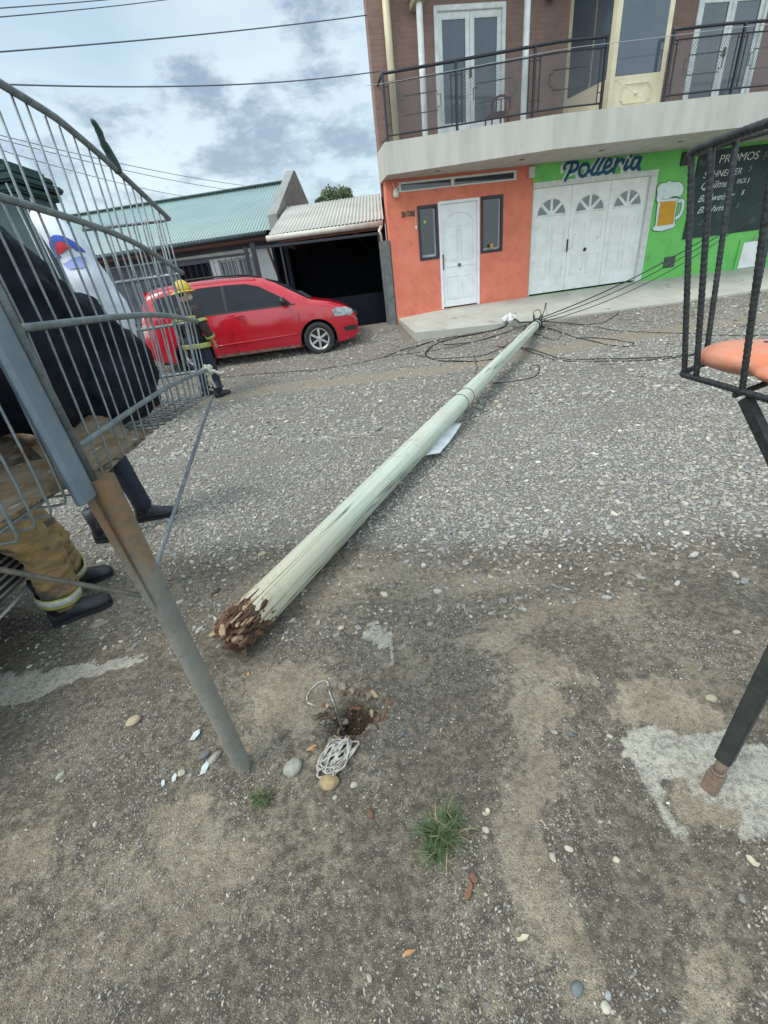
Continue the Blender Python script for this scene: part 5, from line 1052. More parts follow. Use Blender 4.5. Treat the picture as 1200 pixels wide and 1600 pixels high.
# white carrier bag
BY=1.62; rowsb=[(1.795,-.945,-.925,.006),(1.787,-.953,-.905,.018),(1.77,-.955,-.878,.03),(1.745,-.95,-.855,.04),(1.715,-.94,-.836,.046),(1.68,-.93,-.822,.05),(1.64,-.92,-.812,.052),(1.60,-.915,-.797,.05),(1.56,-.91,-.785,.045),(1.525,-.905,-.770,.04),(1.47,-.905,-.765,.035),(1.40,-.90,-.78,.03),(1.36,-.89,-.80,.02)]
def bagrow(z):
    zs3=[r[0] for r in rowsb][::-1]; return [lerp(z,zs3,[r[i] for r in rowsb][::-1]) for i in (1,2,3)]
def bagy(x,z,side=-1):
    a,b_,th=bagrow(z); c=(a+b_)/2; h=(b_-a)/2; q=max(0,1-((x-c)/h)**2); return BY+side*th*math.sqrt(q)*(1+.25*mnoise.noise(Vector((x*22,0,z*13))))
v=[];NZb=40;NA=28
for i in range(NZb+1):
    z=1.795-.435*i/NZb; a,b_,th=bagrow(z); c=(a+b_)/2; h=(b_-a)/2
    for j in range(NA):
        an=2*PI*j/NA; x=c+h*math.cos(an)*.999; v.append((x,bagy(x,z,-1 if math.sin(an)>0 else 1),z))
k=MB(); k.add(v,[(i*NA+j,i*NA+(j+1)%NA,(i+1)*NA+(j+1)%NA,(i+1)*NA+j) for i in range(NZb) for j in range(NA)]+[tuple(range(NA)),tuple(NZb*NA+j for j in range(NA))])
bag=k.build('plastic_bag',mat('white_plastic_film',(.74,.77,.82),.45,col2=(.62,.67,.76),nscale=9,bump=.4,bscale=14),smooth=True); tag(bag,'white plastic carrier bag with a red white and blue round emblem inside the left basket','plastic bag')
def emblem(name,test,m,off):
    k=MB(); n_=110; R_=.052; cx,cz=-.868,1.668; vs=[];id_={}
    for i in range(n_+1):
        for j in range(n_+1):
            a=(i/n_*2-1); b_=(j/n_*2-1); x=cx+a*R_*.85+b_*R_*(-.25); z=cz+b_*R_; x=min(x,bagrow(z)[1]-.003); vs.append((x,bagy(x,z)-off,z)); id_[i,j]=len(vs)-1
    f=[(id_[i,j],id_[i+1,j],id_[i+1,j+1],id_[i,j+1]) for i in range(n_) for j in range(n_) if test((i+.5)/n_*2-1,(j+.5)/n_*2-1)]
    k.add(vs,f); o=k.build(name,m,bag,smooth=True); bm=bmesh.new(); bm.from_mesh(o.data); bmesh.ops.delete(bm,geom=[v for v in bm.verts if not v.link_faces],context='VERTS'); bm.to_mesh(o.data); bm.free()
wv=lambda a:.12*math.sin(a*2.6+.3)
emblem('emblem_blue_ring',lambda a,b_:a*a+b_*b_<1 and (b_>.0+wv(a)) and (a*a*1.5+(b_-.0)**2*1.35>.62),mat('print_blue',(.03,.09,.50),.5),.003)
emblem('emblem_red',lambda a,b_:a*a*1.5+b_*b_*1.35<.58 and b_>.16+wv(a),mat('print_red',(.62,.03,.05),.5),.004)
emblem('emblem_blue',lambda a,b_:a*a+b_*b_<.8 and -.75<b_<-.28+wv(a),mat('print_pale_blue',(.30,.36,.70),.5),.003)
# ================================================================ right rebar basket
M_rebar=mat('black_rebar',(.028,.032,.036),.5,.55,col2=(.055,.06,.06),nscale=60,bump=.2,bscale=200)
RB=thing('rebar_basket','black refuse basket welded from ribbed steel bars at the right edge','refuse basket',(.9,.65,0)); RBo=Vector((.9,.65,0))
def rb(name,pts,r,m=M_rebar,par=RB,step=.0045):
    o_,r_=rebar([Vector(p)-RBo for p in pts],r,step=step); k=MB(); k.tube(o_,r,10,radii=r_); return k.build(name,m,par,auto=70)
zb=1.17
rb('bottom_ring',list(smooth_path([(.87,.25,1.165),(.87,.7,1.168),(.87,1.0,zb),(.868,1.10,zb),(.875,1.145,zb),(.92,1.175,zb),(1.0,1.22,zb),(1.3,1.36,zb)],6)),.0076)
rb('top_ring',list(smooth_path([(.80,.25,1.66),(.80,.7,1.66),(.80,1.05,1.665),(.80,1.15,1.665),(.808,1.19,1.665),(.85,1.225,1.67),(1.0,1.30,1.695),(1.35,1.46,1.745)],6)),.0085)
for p,q in (((.873,1.135,zb),(.803,1.18,1.66)),((.87,1.085,zb),(.80,1.115,1.66)),((.87,.935,zb),(.80,.955,1.66)),((.87,.78,zb),(.80,.80,1.66)),((.87,.6,zb),(.80,.6,1.66)),((.99,1.215,zb),(.985,1.29,1.69)),((1.18,1.30,zb),(1.19,1.38,1.72))):
    rb('upright_bar',[p,q],.0070)
for y in (.95,.65,.4): rb('floor_bar',[(.87,y,zb-.012),(1.32,y+.2,zb-.012)],.007)
rb('floor_bar',[(1.05,.3,zb-.014),(1.05,1.24,zb-.014)],.007)
k=MB(); k.bar(Vector((.875,.925,1.155))-RBo,Vector((.90,.675,.90))-RBo,.022,.022); k.build('brace',M_rebar,RB)
M_sq=mat('black_square_tube',(.035,.042,.045),.55,.3,col2=(.06,.065,.062),nscale=12,bump=.3,bscale=60,spots=((.14,.11,.085),11,.66)); M_rp=mat('dusty_rusty_pipe',(.22,.165,.125),.85,col2=(.15,.11,.085),nscale=22,bump=.4,bscale=70)
rot=Matrix.Rotation(R(28),4,'Z')
k=MB(); k.box((-.020,-.020,.155),(.020,.020,1.16),rot); k.build('post',M_sq,RB,bevel=.003)
k=MB(); k.tube([(0,0,.06),(0,0,.17)],.0145,16); k.lathe([(.0145,0),(.019,0),(.019,.008),(.0145,.008)],(0,0,.088),(0,0,1),16,False); k.build('post_pipe',M_rp,RB,smooth=True)
k=MB(); k.box((-.021,-.021,-.02),(.021,.021,.085),rot); k.build('post_foot',M_rp,RB,bevel=.004)
# orange plastic thing in the basket
M_or=mat('faded_orange_plastic',(.66,.20,.095),.5,col2=(.55,.30,.22),nscale=9,spots=((.38,.34,.30),5,.58),bump=.2,bscale=30)
k=MB()
for c,r in (((.98,1.06,1.215),(.10,.13,.038)),((1.08,1.04,1.21),(.16,.14,.036)),((1.05,.92,1.205),(.16,.12,.03))): k.blob(c,*r,4,.05,c[0]*5)
oo=k.build('orange_bag',M_or,smooth=True); m_=oo.modifiers.new('r','REMESH'); m_.mode='VOXEL'; m_.voxel_size=.008; m_.use_smooth_shade=True; m_=oo.modifiers.new('sm','SMOOTH'); m_.iterations=4; tag(oo,'crumpled faded orange plastic bag lying in the rebar basket','bag')
k=MB(); k.tube(smooth_path([(.985,1.04,1.252),(1.02,1.0,1.248),(1.08,.93,1.238),(1.2,.86,1.225)],5),.003,5); k.build('dark_crease',M_ink,oo)

# ================================================================ people
def skin(name, nodes, edges, m, parent, root=None, sub=2, disp=0, dscale=.08, dseed=0):
    ids=list(nodes); ix={k:i for i,k in enumerate(ids)}
    me=bpy.data.meshes.new(name); me.from_pydata([nodes[k][:3] for k in ids],[(ix[a],ix[b]) for a,b in edges],[])
    o=bpy.data.objects.new(name,me); C.objects.link(o); o.parent=parent
    s=o.modifiers.new('skin','SKIN'); s.use_smooth_shade=True; s.branch_smoothing=.6
    if not me.skin_vertices: 
        bpy.context.view_layer.update()
    if not me.skin_vertices: 
        bm=bmesh.new(); bm.from_mesh(me); bm.verts.layers.skin.verify(); bm.to_mesh(me); bm.free()
    for i,kk in enumerate(ids):
        sv=me.skin_vertices[0].data[i]; r=nodes[kk][3]; sv.radius=(r,nodes[kk][4] if len(nodes[kk])>4 else r); sv.use_root=(kk==(root or ids[0]))
    ss=o.modifiers.new('sub','SUBSURF'); ss.levels=sub; ss.render_levels=sub
    if disp:
        tx=bpy.data.textures.new(name+'_folds','CLOUDS'); tx.noise_scale=dscale; tx.noise_depth=2
        d=o.modifiers.new('d','DISPLACE'); d.texture=tx; d.strength=disp; d.mid_level=.5; d.texture_coords='LOCAL'
    me.materials.append(m); return o
M_skin=mat('skin',(.42,.25,.18),.6,col2=(.36,.20,.14),nscale=9)
def chain(*k): return list(zip(k[:-1],k[1:]))
def person(label, loc, rz, pose, kit):
    """pose: joint positions in metres (x right, y forward, z up). Body is one skinned surface, clothes are children"""
    pr=thing('person',label,'person',loc,rz); J=pose
    V3=lambda a:Vector(J[a])
    nodes={}; edges=[]
    def nd(k,p,r,r2=None): nodes[k]=(*p,r) if r2 is None else (*p,r,r2)
    pel=V3('pelvis'); che=V3('chest'); nek=V3('neck'); hd=V3('head')
    nd('pelvis',pel,.13,.10); nd('waist',pel.lerp(che,.45),.115,.09); nd('chest',che,.135,.10); nd('neckb',nek,.055); nd('neckt',nek.lerp(hd,.45),.052)
    edges+=chain('pelvis','waist','chest','neckb','neckt')
    # head: cranium, face, jaw
    nd('skull',hd+Vector((0,-.01,.05)),.083,.09); edges+=[('neckt','skull')]
    for s,S_ in ((-1,'L'),(1,'R')):
        sh=V3('sh'+S_); el=V3('el'+S_); wr=V3('wr'+S_); hp=V3('hip'+S_); kn=V3('kn'+S_); an=V3('an'+S_); to=V3('toe'+S_)
        nd('sh'+S_,sh,.055); nd('el'+S_,el,.040); nd('wr'+S_,wr,.026); edges+=[('chest','sh'+S_),('sh'+S_,'el'+S_),('el'+S_,'wr'+S_)]
        d=(wr-el).normalized(); side=d.cross(Vector((0,1,0))); side=side.normalized() if side.length>.1 else Vector((1,0,0)); fwv=side.cross(d).normalized()
        pm_=wr+d*.05; nd('palm'+S_,pm_,.036,.016); edges.append(('wr'+S_,'palm'+S_))
        for f in range(4):
            b0=wr+d*.095+fwv*(.027-.018*f); L=(.036,.042,.039,.030)[f]; curl=side*(-s)*.012
            nd('f%d%s0'%(f,S_),b0,.0095); nd('f%d%s1'%(f,S_),b0+d*L*.9+curl*.6,.0085); nd('f%d%s2'%(f,S_),b0+d*L*1.55+curl*1.9,.007); edges+=[('palm'+S_,'f%d%s0'%(f,S_)),*chain('f%d%s0'%(f,S_),'f%d%s1'%(f,S_),'f%d%s2'%(f,S_))]
        b0=wr+d*.035+fwv*.035; nd('t%s0'%S_,b0,.011); nd('t%s1'%S_,b0+d*.035+fwv*.018,.0095); edges+=[('palm'+S_,'t%s0'%S_),('t%s0'%S_,'t%s1'%S_)]
        nd('hip'+S_,hp,.085); nd('kn'+S_,kn,.058); nd('calf'+S_,kn.lerp(an,.3)+Vector((0,-.015,0)),.056); nd('an'+S_,an,.037); nd('toe'+S_,Vector((*(an.lerp(to,.55)).xy,min(an.z,to.z)-.02)),.012)
        edges+=[('pelvis','hip'+S_),('hip'+S_,'kn'+S_),('kn'+S_,'calf'+S_),('calf'+S_,'an'+S_),('an'+S_,'toe'+S_)]
    body=skin('body',nodes,edges,M_skin,pr,'pelvis',1)
    # shaped head over the skull
    hk=MB(); bm=bmesh.new(); bmesh.ops.create_uvsphere(bm,u_segments=28,v_segments=22,radius=1); hv=[]
    yaw=Matrix.Rotation(pose.get('yaw',0),4,'Z')@Matrix.Rotation(pose.get('nod',0),4,'X')
    for v in bm.verts:
        x,y,z=v.co; X=x*.076;Yy=y*.095;Z=z*.118
        if z<0: X*=1-.28*(-z)**1.3; Yy*=(1-.12*(-z)) if y>0 else (1-.45*(-z))
        if y>0:
            Yy+=.024*math.exp(-(x/.16)**2-((z+.12)/.16)**2)      # nose
            Yy-=.010*(math.exp(-((abs(x)-.38)/.16)**2-((z-.08)/.11)**2))   # eye sockets
            Yy+=.006*math.exp(-(x/.3)**2-((z+.46)/.07)**2)-.004*math.exp(-(x/.3)**2-((z+.53)/.03)**2)+.008*math.exp(-(x/.25)**2-((z+.8)/.12)**2)
        if abs(x)>.9: X+=0
        hv.append(yaw@Vector((X,Yy,Z))+hd+Vector((0,.0,.05)))
    hk.add(hv,[tuple(v.index for v in f.verts) for f in bm.faces]); bm.free()
    for s in (-1,1): hk.blob(yaw@Vector((s*.078,-.005,-.005))+hd+Vector((0,0,.05)),.012,.022,.034,2,.1)
    hk.build('head',M_skin,body,smooth=True)
    ey=MB(); 
    for s in (-1,1): ey.blob(yaw@Vector((s*.030,.082,.012))+hd+Vector((0,0,.05)),.011,.006,.006,2,0)
    ey.build('eyes',mat('eye_dark',(.05,.04,.035),.2),body,smooth=True)
    hr=MB(); hr.blob(yaw@Vector((0,-.02,.035))+hd+Vector((0,0,.05)),.086,.095,.100,3,.05); hr.build('hair',mat('dark_hair',(.02,.014,.01),.8,nscale=40),pr,smooth=True)
    # clothes
    kit(pr,J,V3); return pr
def jacket(pr,J,V3,m,bulk=1.0,hem=-.02,disp=.02,band=None):
    pel,che,nek=V3('pelvis'),V3('chest'),V3('neck'); nodes={};e=[]
    nodes['hem']=(*(pel+Vector((0,0,hem))),.185*bulk,.135*bulk); nodes['waist']=(*pel.lerp(che,.45),.175*bulk,.13*bulk); nodes['chest']=(*che,.185*bulk,.135*bulk); nodes['collar']=(*(nek+Vector((0,-.005,.03))),.075,.075); e+=chain('hem','waist','chest','collar')
    for S_ in 'LR':
        sh,el,wr=V3('sh'+S_),V3('el'+S_),V3('wr'+S_); nodes['sh'+S_]=(*sh,.085*bulk); nodes['el'+S_]=(*el,.068*bulk); nodes['wr'+S_]=(*el.lerp(wr,.92),.052*bulk); e+=[('chest','sh'+S_),('sh'+S_,'el'+S_),('el'+S_,'wr'+S_)]
    o=skin('jacket',nodes,e,m,pr,'waist',2,disp,.07)
    return o
def trousers(pr,J,V3,m,bulk=1.0,disp=.015,cuff=.04,dscale=.06):
    pel=V3('pelvis'); nodes={'pelvis':(*pel,.155*bulk,.12*bulk)}; e=[]
    for S_ in 'LR':
        hp,kn,an=V3('hip'+S_),V3('kn'+S_),V3('an'+S_); c=an+(an-kn)*.05
        nodes['hip'+S_]=(*hp,.105*bulk); nodes['mid'+S_]=(*hp.lerp(kn,.5),.095*bulk); nodes['kn'+S_]=(*kn,.082*bulk); nodes['shin'+S_]=(*kn.lerp(an,.5),.078*bulk); nodes['an'+S_]=(*c,.076*bulk); e+=[('pelvis','hip'+S_),('hip'+S_,'mid'+S_),('mid'+S_,'kn'+S_),('kn'+S_,'shin'+S_),('shin'+S_,'an'+S_)]
    return skin('trousers',nodes,e,m,pr,'pelvis',3 if disp>.02 else 2,disp,dscale)
def boots(pr,J,V3,m,ms,laces=False,h=.16):
    for S_ in 'LR':
        an,to=V3('an'+S_),V3('toe'+S_); d=(to-an); d.z=0; L=d.length; d.normalize(); gz=min(an.z,to.z)*0+J.get('ground',0); sd=Vector((-d.y,d.x,0))
        prof=[(-.085,.030,.055),(-.075,.038,.10),(-.04,.043,.125),(.0,.044,.12),(.05,.042,.10),(.10,.047,.075),(.155,.050,.062),(.195,.042,.052),(.215,.022,.035)]
        v=[];n=14
        for s,w,hh in prof:
            for j in range(n):
                a=PI*j/(n-1); v.append(an+d*s+sd*(math.cos(a)*w)+Vector((0,0,gz+.022-an.z+max(0,math.sin(a))**.7*hh)))
        k=MB(); k.add(v,[(i*n+j,i*n+j+1,(i+1)*n+j+1,(i+1)*n+j) for i in range(len(prof)-1) for j in range(n-1)]+[tuple(range(n)),tuple((len(prof)-1)*n+j for j in range(n))]+[(i*n,(i+1)*n,(i+1)*n+n-1,i*n+n-1) for i in range(len(prof)-1)])
        A=an+Vector((0,0,gz+.07-an.z)); k.tube([A-d*.025,A-d*.02+Vector((0,0,h*.5)),A-d*.02+Vector((0,0,h))],.05,14,radii=[.050,.058,.062])
        b_=k.build('boot',m,pr,smooth=True)
        k=MB(); out=[]
        for s,w,hh in prof: out.append((s,w+.004))
        pts=[(s,w) for s,w in out]+[(s,-w) for s,w in out[::-1]]
        base=an.copy(); base.z=gz; k.prism(pts,.026,base,d,sd,Vector((0,0,1))); k.build('sole',ms,b_,bevel=.004)
        if laces:
            k=MB()
            for i in range(5):
                c=an+d*(.02+.02*i*.9)+Vector((0,0,gz+.145-.017*i-an.z)); k.tube([c-sd*.025,c+Vector((0,0,.006)),c+sd*.025],.0035,5)
            k.build('laces',M_ink,b_)
M_navy=mat('navy_cloth',(.010,.014,.028),.85,col2=(.018,.022,.04),nscale=9,bump=.3,bscale=30); M_boot=mat('black_boot_leather',(.016,.018,.024),.5,col2=(.03,.033,.042),nscale=14,bump=.3,bscale=50); M_sole=mat('boot_sole',(.02,.02,.022),.8)
M_tan=mat('tan_turnout_cloth',(.29,.195,.085),.9,col2=(.19,.13,.06),nscale=11,bump=1.0,bscale=17,stretch=(1,1,2.2),spots=((.085,.075,.065),4.5,.54))
M_hi=mat('yellow_reflective',(.36,.38,.10),.5,nscale=30); M_sil=mat('silver_reflective',(.55,.56,.52),.35,col2=(.38,.40,.38),nscale=20); M_bj=mat('black_turnout_cloth',(.022,.02,.022),.85,col2=(.045,.035,.035),nscale=9,bump=.4)
def bandring(pr,c,ax,r1,r2,hgt,m,name='reflective_band'):
    c=Vector(c); ax=Vector(ax).normalized(); u=ax.cross(Vector((0,1,0))); u=u.normalized() if u.length>.1 else Vector((1,0,0)); w=ax.cross(u); n=28; v=[]
    for s in (-.5,-.25,0,.25,.5):
        for j in range(n):
            a=2*PI*j/n; k_=1+.05*mnoise.noise(Vector((math.cos(a)*2,math.sin(a)*2,c.z*5+c.x*3))); v.append(c+ax*hgt*s+(u*math.cos(a)*r1+w*math.sin(a)*r2)*k_)
    k=MB(); k.add(v,[(i*n+j,i*n+(j+1)%n,(i+1)*n+(j+1)%n,(i+1)*n+j) for i in range(4) for j in range(n)]); o=k.build(name,m,pr,smooth=True); s_=o.modifiers.new('s','SOLIDIFY'); s_.thickness=.004; s_.offset=1; return o
# --- distant fire fighter by the car (faces the pole, right of frame)
def kit_fire(pr,J,V3):
    jacket(pr,J,V3,M_bj,1.08,-.10,.012); trousers(pr,J,V3,M_navy,1.05,.012); boots(pr,J,V3,M_boot,M_sole,h=.2)
    pel,che=V3('pelvis'),V3('chest')
    bandring(pr,pel.lerp(che,.86),(che-pel),.240,.195,.075,M_hi); bandring(pr,pel+Vector((0,0,-.08)),(0,0,1),.245,.20,.075,M_hi)
    for S_ in 'LR':
        el,wr,sh=V3('el'+S_),V3('wr'+S_),V3('sh'+S_); bandring(pr,el.lerp(wr,.72),wr-el,.077,.077,.04,M_hi); bandring(pr,sh.lerp(el,.75),el-sh,.092,.092,.045,M_hi)
        an,kn=V3('an'+S_),V3('kn'+S_); bandring(pr,an.lerp(kn,.2),kn-an,.096,.096,.035,M_boot,'cuff')
    hd=V3('head')+Vector((0,0,.05)); M_hel=mat('yellow_helmet',(.68,.46,.04),.35,col2=(.55,.37,.05),nscale=7,spots=((.35,.25,.1),9,.66)); Y_=Matrix.Rotation(J.get('yaw',0),4,'Z')
    k=MB(); prof=[(.0,.175),(.04,.17),(.08,.150),(.11,.115),(.122,.07),(.126,.03)]; k.lathe([(r,h) for r,h in prof][::-1],hd,(0,0,1),26,False); 
    v=[];n=30
    for j in range(n):
        a=2*PI*j/n; d=Y_@Vector((math.cos(a),math.sin(a),0)); front=max(0,math.sin(a)); back=max(0,-math.sin(a))
        v+=[hd+d*.124+Vector((0,0,.035)),hd+d*(.155+.025*front+.05*back)+Vector((0,0,.018-.025*back))]
    k.add(v,[(2*j,2*((j+1)%n),2*((j+1)%n)+1,2*j+1) for j in range(n)]); h_=k.build('helmet',M_hel,pr,smooth=True); s_=h_.modifiers.new('s','SOLIDIFY'); s_.thickness=.006
    k=MB(); k.tube([hd+Y_@Vector((0,-.11,.09)),hd+Y_@Vector((0,-.05,.168)),hd+Y_@Vector((0,.03,.175)),hd+Y_@Vector((0,.115,.10))],.010,6); k.build('helmet_ridge',M_hel,h_,smooth=True)
    k=MB(); k.prism([(-.035,0),(.035,0),(.03,.06),(0,.075),(-.03,.06)],.006,hd+Y_@Vector((0,.125,.04)),Y_@Vector((1,0,0)),(0,0,1),Y_@Vector((0,1,0))); k.build('helmet_badge',M_sil,h_)
    # pale face covering
    k=MB(); k.blob(hd+Y_@Vector((0,.055,-.062)),.060,.052,.055,3,.08); k.build('face_mask',mat('pale_mask',(.50,.47,.40),.8),pr,smooth=True)
pose={'pelvis':(0,0,.93),'chest':(0,.02,1.30),'neck':(0,.035,1.48),'head':(0,.06,1.56),'shL':(-.19,.02,1.40),'shR':(.19,.02,1.40),'elL':(-.27,-.02,1.13),'elR':(.27,.0,1.13),'wrL':(-.27,.08,.90),'wrR':(.27,.10,.90),
 'hipL':(-.10,0,.88),'hipR':(.10,0,.88),'knL':(-.12,.03,.49),'knR':(.13,.05,.49),'anL':(-.13,-.02,.09),'anR':(.17,.0,.09),'toeL':(-.17,.17,.05),'toeR':(.21,.19,.05),'yaw':R(-38)}
person('person in black banded fire jacket and yellow helmet by the red car',(-2.69,7.48,.01),R(-28),pose,kit_fire)
# --- near fire fighter in tan trousers (faces right, bends over the far side of the basket)
def kit_tan(pr,J,V3):
    jacket(pr,J,V3,M_navy,1.1,-.03,.03); trousers(pr,J,V3,M_tan,1.22,.05,dscale=.04); boots(pr,J,V3,M_boot,M_sole,h=.24)
    for S_ in 'LR':
        an,kn=V3('an'+S_),V3('kn'+S_); ax=kn-an
        bandring(pr,an.lerp(kn,.17),ax,.100,.100,.030,M_hi); bandring(pr,an.lerp(kn,.225),ax,.101,.101,.036,M_sil); bandring(pr,an.lerp(kn,.27),ax,.100,.100,.018,M_hi)
A0=Vector((-1.87,1.93,0))
pose={'pelvis':(.12,-.05,.92),'chest':(.10,.12,1.24),'neck':(.08,.20,1.40),'head':(.08,.28,1.46),'shL':(-.09,.14,1.33),'shR':(.28,.14,1.33),'elL':(-.18,.24,1.10),'elR':(.36,.2,1.08),'wrL':(-.10,.42,1.0),'wrR':(.30,.38,.98),
 'hipL':(.02,-.03,.86),'hipR':(.22,-.03,.86),'knL':(-.06,.06,.48),'knR':(.08,.09,.50),'anL':(-.33,-.05,.10),'anR':(.03,.0,.11),'toeL':(-.35,.17,.06),'toeR':(-.02,.22,.05)}
person('person in tan fire trousers with reflective cuffs standing behind the left basket',A0,R(-72),pose,kit_tan)
# --- officer in navy trousers
def kit_navy(pr,J,V3):
    jacket(pr,J,V3,M_navy,.95,-.05,.015); trousers(pr,J,V3,M_navy,.95,.018); boots(pr,J,V3,M_boot,M_sole,True,h=.2)
pose={'pelvis':(0,0,.88),'chest':(0,.03,1.20),'neck':(0,.06,1.36),'head':(0,.09,1.43),'shL':(-.18,.04,1.29),'shR':(.18,.04,1.29),'elL':(-.25,.0,1.05),'elR':(.25,.02,1.05),'wrL':(-.15,.16,.98),'wrR':(.15,.18,.96),
 'hipL':(-.09,0,.84),'hipR':(.09,0,.84),'knL':(-.10,.06,.47),'knR':(.10,.02,.47),'anL':(-.10,.10,.09),'anR':(.12,-.14,.09),'toeL':(-.12,.29,.05),'toeR':(.14,.05,.05)}
person('person in navy uniform trousers and laced black boots behind the left basket post',(-1.98,2.93,0),R(-82),pose,kit_navy)
# ================================================================ small things on the ground
def stone(x,y,rx,ry,rz,rot,col,label,seed,name='stone',amp=.12,col2=None,group=None):
    z=tz(x,y)+rz*.45; k=MB(); k.blob((0,0,0),rx,ry,rz,4,amp,seed,0,1.0)
    o=k.build(name,mat('stone_%d'%seed,col,.8,col2=col2 or [c*.78 for c in col],nscale=60,bump=.3,bscale=150),smooth=True); o.location=(x,y,z); o.rotation_euler=(random.Random(seed).uniform(-.15,.15),random.Random(seed+1).uniform(-.15,.15),rot); return tag(o,label,'stone',group)
ST=[(-1.154,1.16,.030,.022,.015,.5,(.42,.34,.23),'smooth tan pebble on its own at the left of the verge'),(-.449,.886,.034,.030,.025,.2,(.33,.33,.27),'round grey fist sized stone right of the pipe post foot'),(-.31,.813,.036,.026,.022,-.2,(.36,.26,.14),'ochre brown stone touching the lower end of the rope'),
(-.76,.956,.034,.014,.013,1.0,(.33,.31,.26),'long pale grey pebble leaning near the pipe post foot'),(-.80,.975,.022,.013,.009,.5,(.14,.145,.155),'flat bluish dark pebble beside the long pale pebble'),(-.72,1.03,.018,.013,.010,.2,(.16,.17,.19),'small slate grey pebble left of the pipe post'),(-.865,.915,.016,.013,.009,.1,(.38,.35,.28),'small cream pebble in the row left of the pipe post'),(-.83,.905,.009,.008,.006,.3,(.28,.27,.27),'tiny grey pebble in the row left of the pipe post'),
(-.224,.797,.014,.011,.009,.1,(.38,.37,.30),'pale pebble just right of the ochre stone'),(-.29,.765,.009,.008,.006,.1,(.36,.37,.30),'tiny pale pebble below the ochre stone'),(.153,1.494,.016,.013,.010,.3,(.27,.30,.28),'grey green pebble below the fallen pole'),(.27,1.40,.015,.012,.009,.2,(.14,.15,.16),'dark blue pebble right of the grey green pebble'),
(.301,.275,.014,.013,.009,.5,(.15,.17,.175),'flat slate blue stone near the bottom edge'),(.352,.243,.012,.010,.008,.3,(.50,.47,.38),'whitish stone beside the slate blue stone at the bottom edge'),(.366,.26,.009,.007,.005,.8,(.29,.31,.32),'small light blue pebble touching the whitish stone'),(.403,.54,.013,.008,.005,-.4,(.50,.46,.37),'flat cream chip right of the grass clump'),
(.641,.83,.016,.012,.007,.2,(.11,.085,.065),'dark brown stone left of the concrete patch'),(.555,.865,.013,.009,.007,-.5,(.13,.14,.145),'oval dark blue pebble left of the dark brown stone'),(1.11,.927,.020,.014,.011,-.3,(.33,.31,.22),'pale olive pebble behind the rebar basket post'),(1.432,1.207,.016,.012,.009,0,(.40,.36,.27),'cream pebble near the right edge of the verge'),(-1.658,1.821,.055,.020,.012,.3,(.30,.26,.20),'long flat tan stone beyond the pale patch at the left'),
(-1.74,2.86,.035,.022,.018,.3,(.45,.36,.27),'pinkish tan pebble under the toe of the black laced boot'),(-.83,2.3,.03,.02,.014,.4,(.36,.29,.20),'brownish pebble beside the broken pole end'),(-.04,.95,.012,.010,.008,.4,(.12,.13,.13),'small dark pebble beside the post hole'),(.52,.50,.009,.008,.006,0,(.50,.44,.33),'cream pebble at the lower right of the verge'),(-1.35,.97,.018,.011,.008,.6,(.33,.34,.28),'greenish grey pebble at the far left of the verge'),(.05,1.16,.011,.009,.008,0,(.15,.165,.17),'small blue grey pebble up right of the post hole'),(-.17,.70,.011,.018,.010,.2,(.16,.085,.055),'small reddish brown stone under the post hole')]
for i,(x,y,rx,ry,rz_,rot_,col,lab) in enumerate(ST): stone(x,y,rx,ry,rz_,rot_,col,lab,40+i,group='larger stones on the verge')
def chip(x,y,L,w,h,yaw,m,label,seed,name='wood_chip',cat='wood chip',group=None):
    global rnd; rnd=random.Random(seed); k=MB(); shard(k,Vector((0,0,0)),L,w,h,0,0,0); o=k.build(name,m,auto=30); o.location=(x,y,tz(x,y)+h*.45); o.rotation_euler=(rnd.gauss(0,.12),rnd.gauss(0,.12),yaw); return tag(o,label,cat,group)
M_or2=mat('fresh_orange_wood',(.42,.20,.08),.85,col2=(.50,.32,.18),nscale=25,stretch=(4,.6,4)); M_ww=mat('bleached_wood',(.55,.50,.36),.85,nscale=30); GC='wood chips scattered on the verge'
chip(-.082,.372,.035,.010,.008,R(-75),M_or2,'orange wood chip below the grass clump',1,group=GC); chip(.209,.37,.032,.011,.008,R(-88),M_ww,'bleached white wood chip right of the grass clump',2,group=GC); chip(.097,.477,.045,.018,.012,R(-25),mat('red_bark',(.22,.10,.06),.9,nscale=30),'red brown bark piece at the foot of the grass clump',3,group=GC)
chip(.115,.50,.025,.02,.012,R(20),M_rot2,'dark brown bark lump touching the red brown bark piece',31,group=GC)
chip(-.382,.948,.04,.014,.010,R(-80),M_or2,'tan wood chip lying between grey stone and post hole',4,group=GC); chip(-.08,1.09,.04,.016,.01,R(30),M_rot2,'splintered chip at the right rim of the post hole',5,group=GC); chip(-1.042,1.971,.07,.022,.018,R(-35),mat('grey_stick',(.13,.09,.06),.9,nscale=30),'thick brown stick stub beyond the broken pole end',6,group=GC)
chip(.876,.464,.03,.02,.008,R(30),M_ww,'pale angular wood scrap near the right edge',7,group=GC); chip(-.72,1.06,.03,.009,.006,R(-30),M_or2,'thin orange splinter left of the pipe post',8,group=GC); chip(-.71,1.33,.02,.012,.006,R(10),M_or2,'small orange red chip right of the pipe post',9,group=GC)
chip(.2,.66,.018,.014,.008,R(10),M_ww,'cream wood scrap up right of the grass clump',10,group=GC)
rr_=random.Random(77); hz_=lambda x,y: tz(x,y)
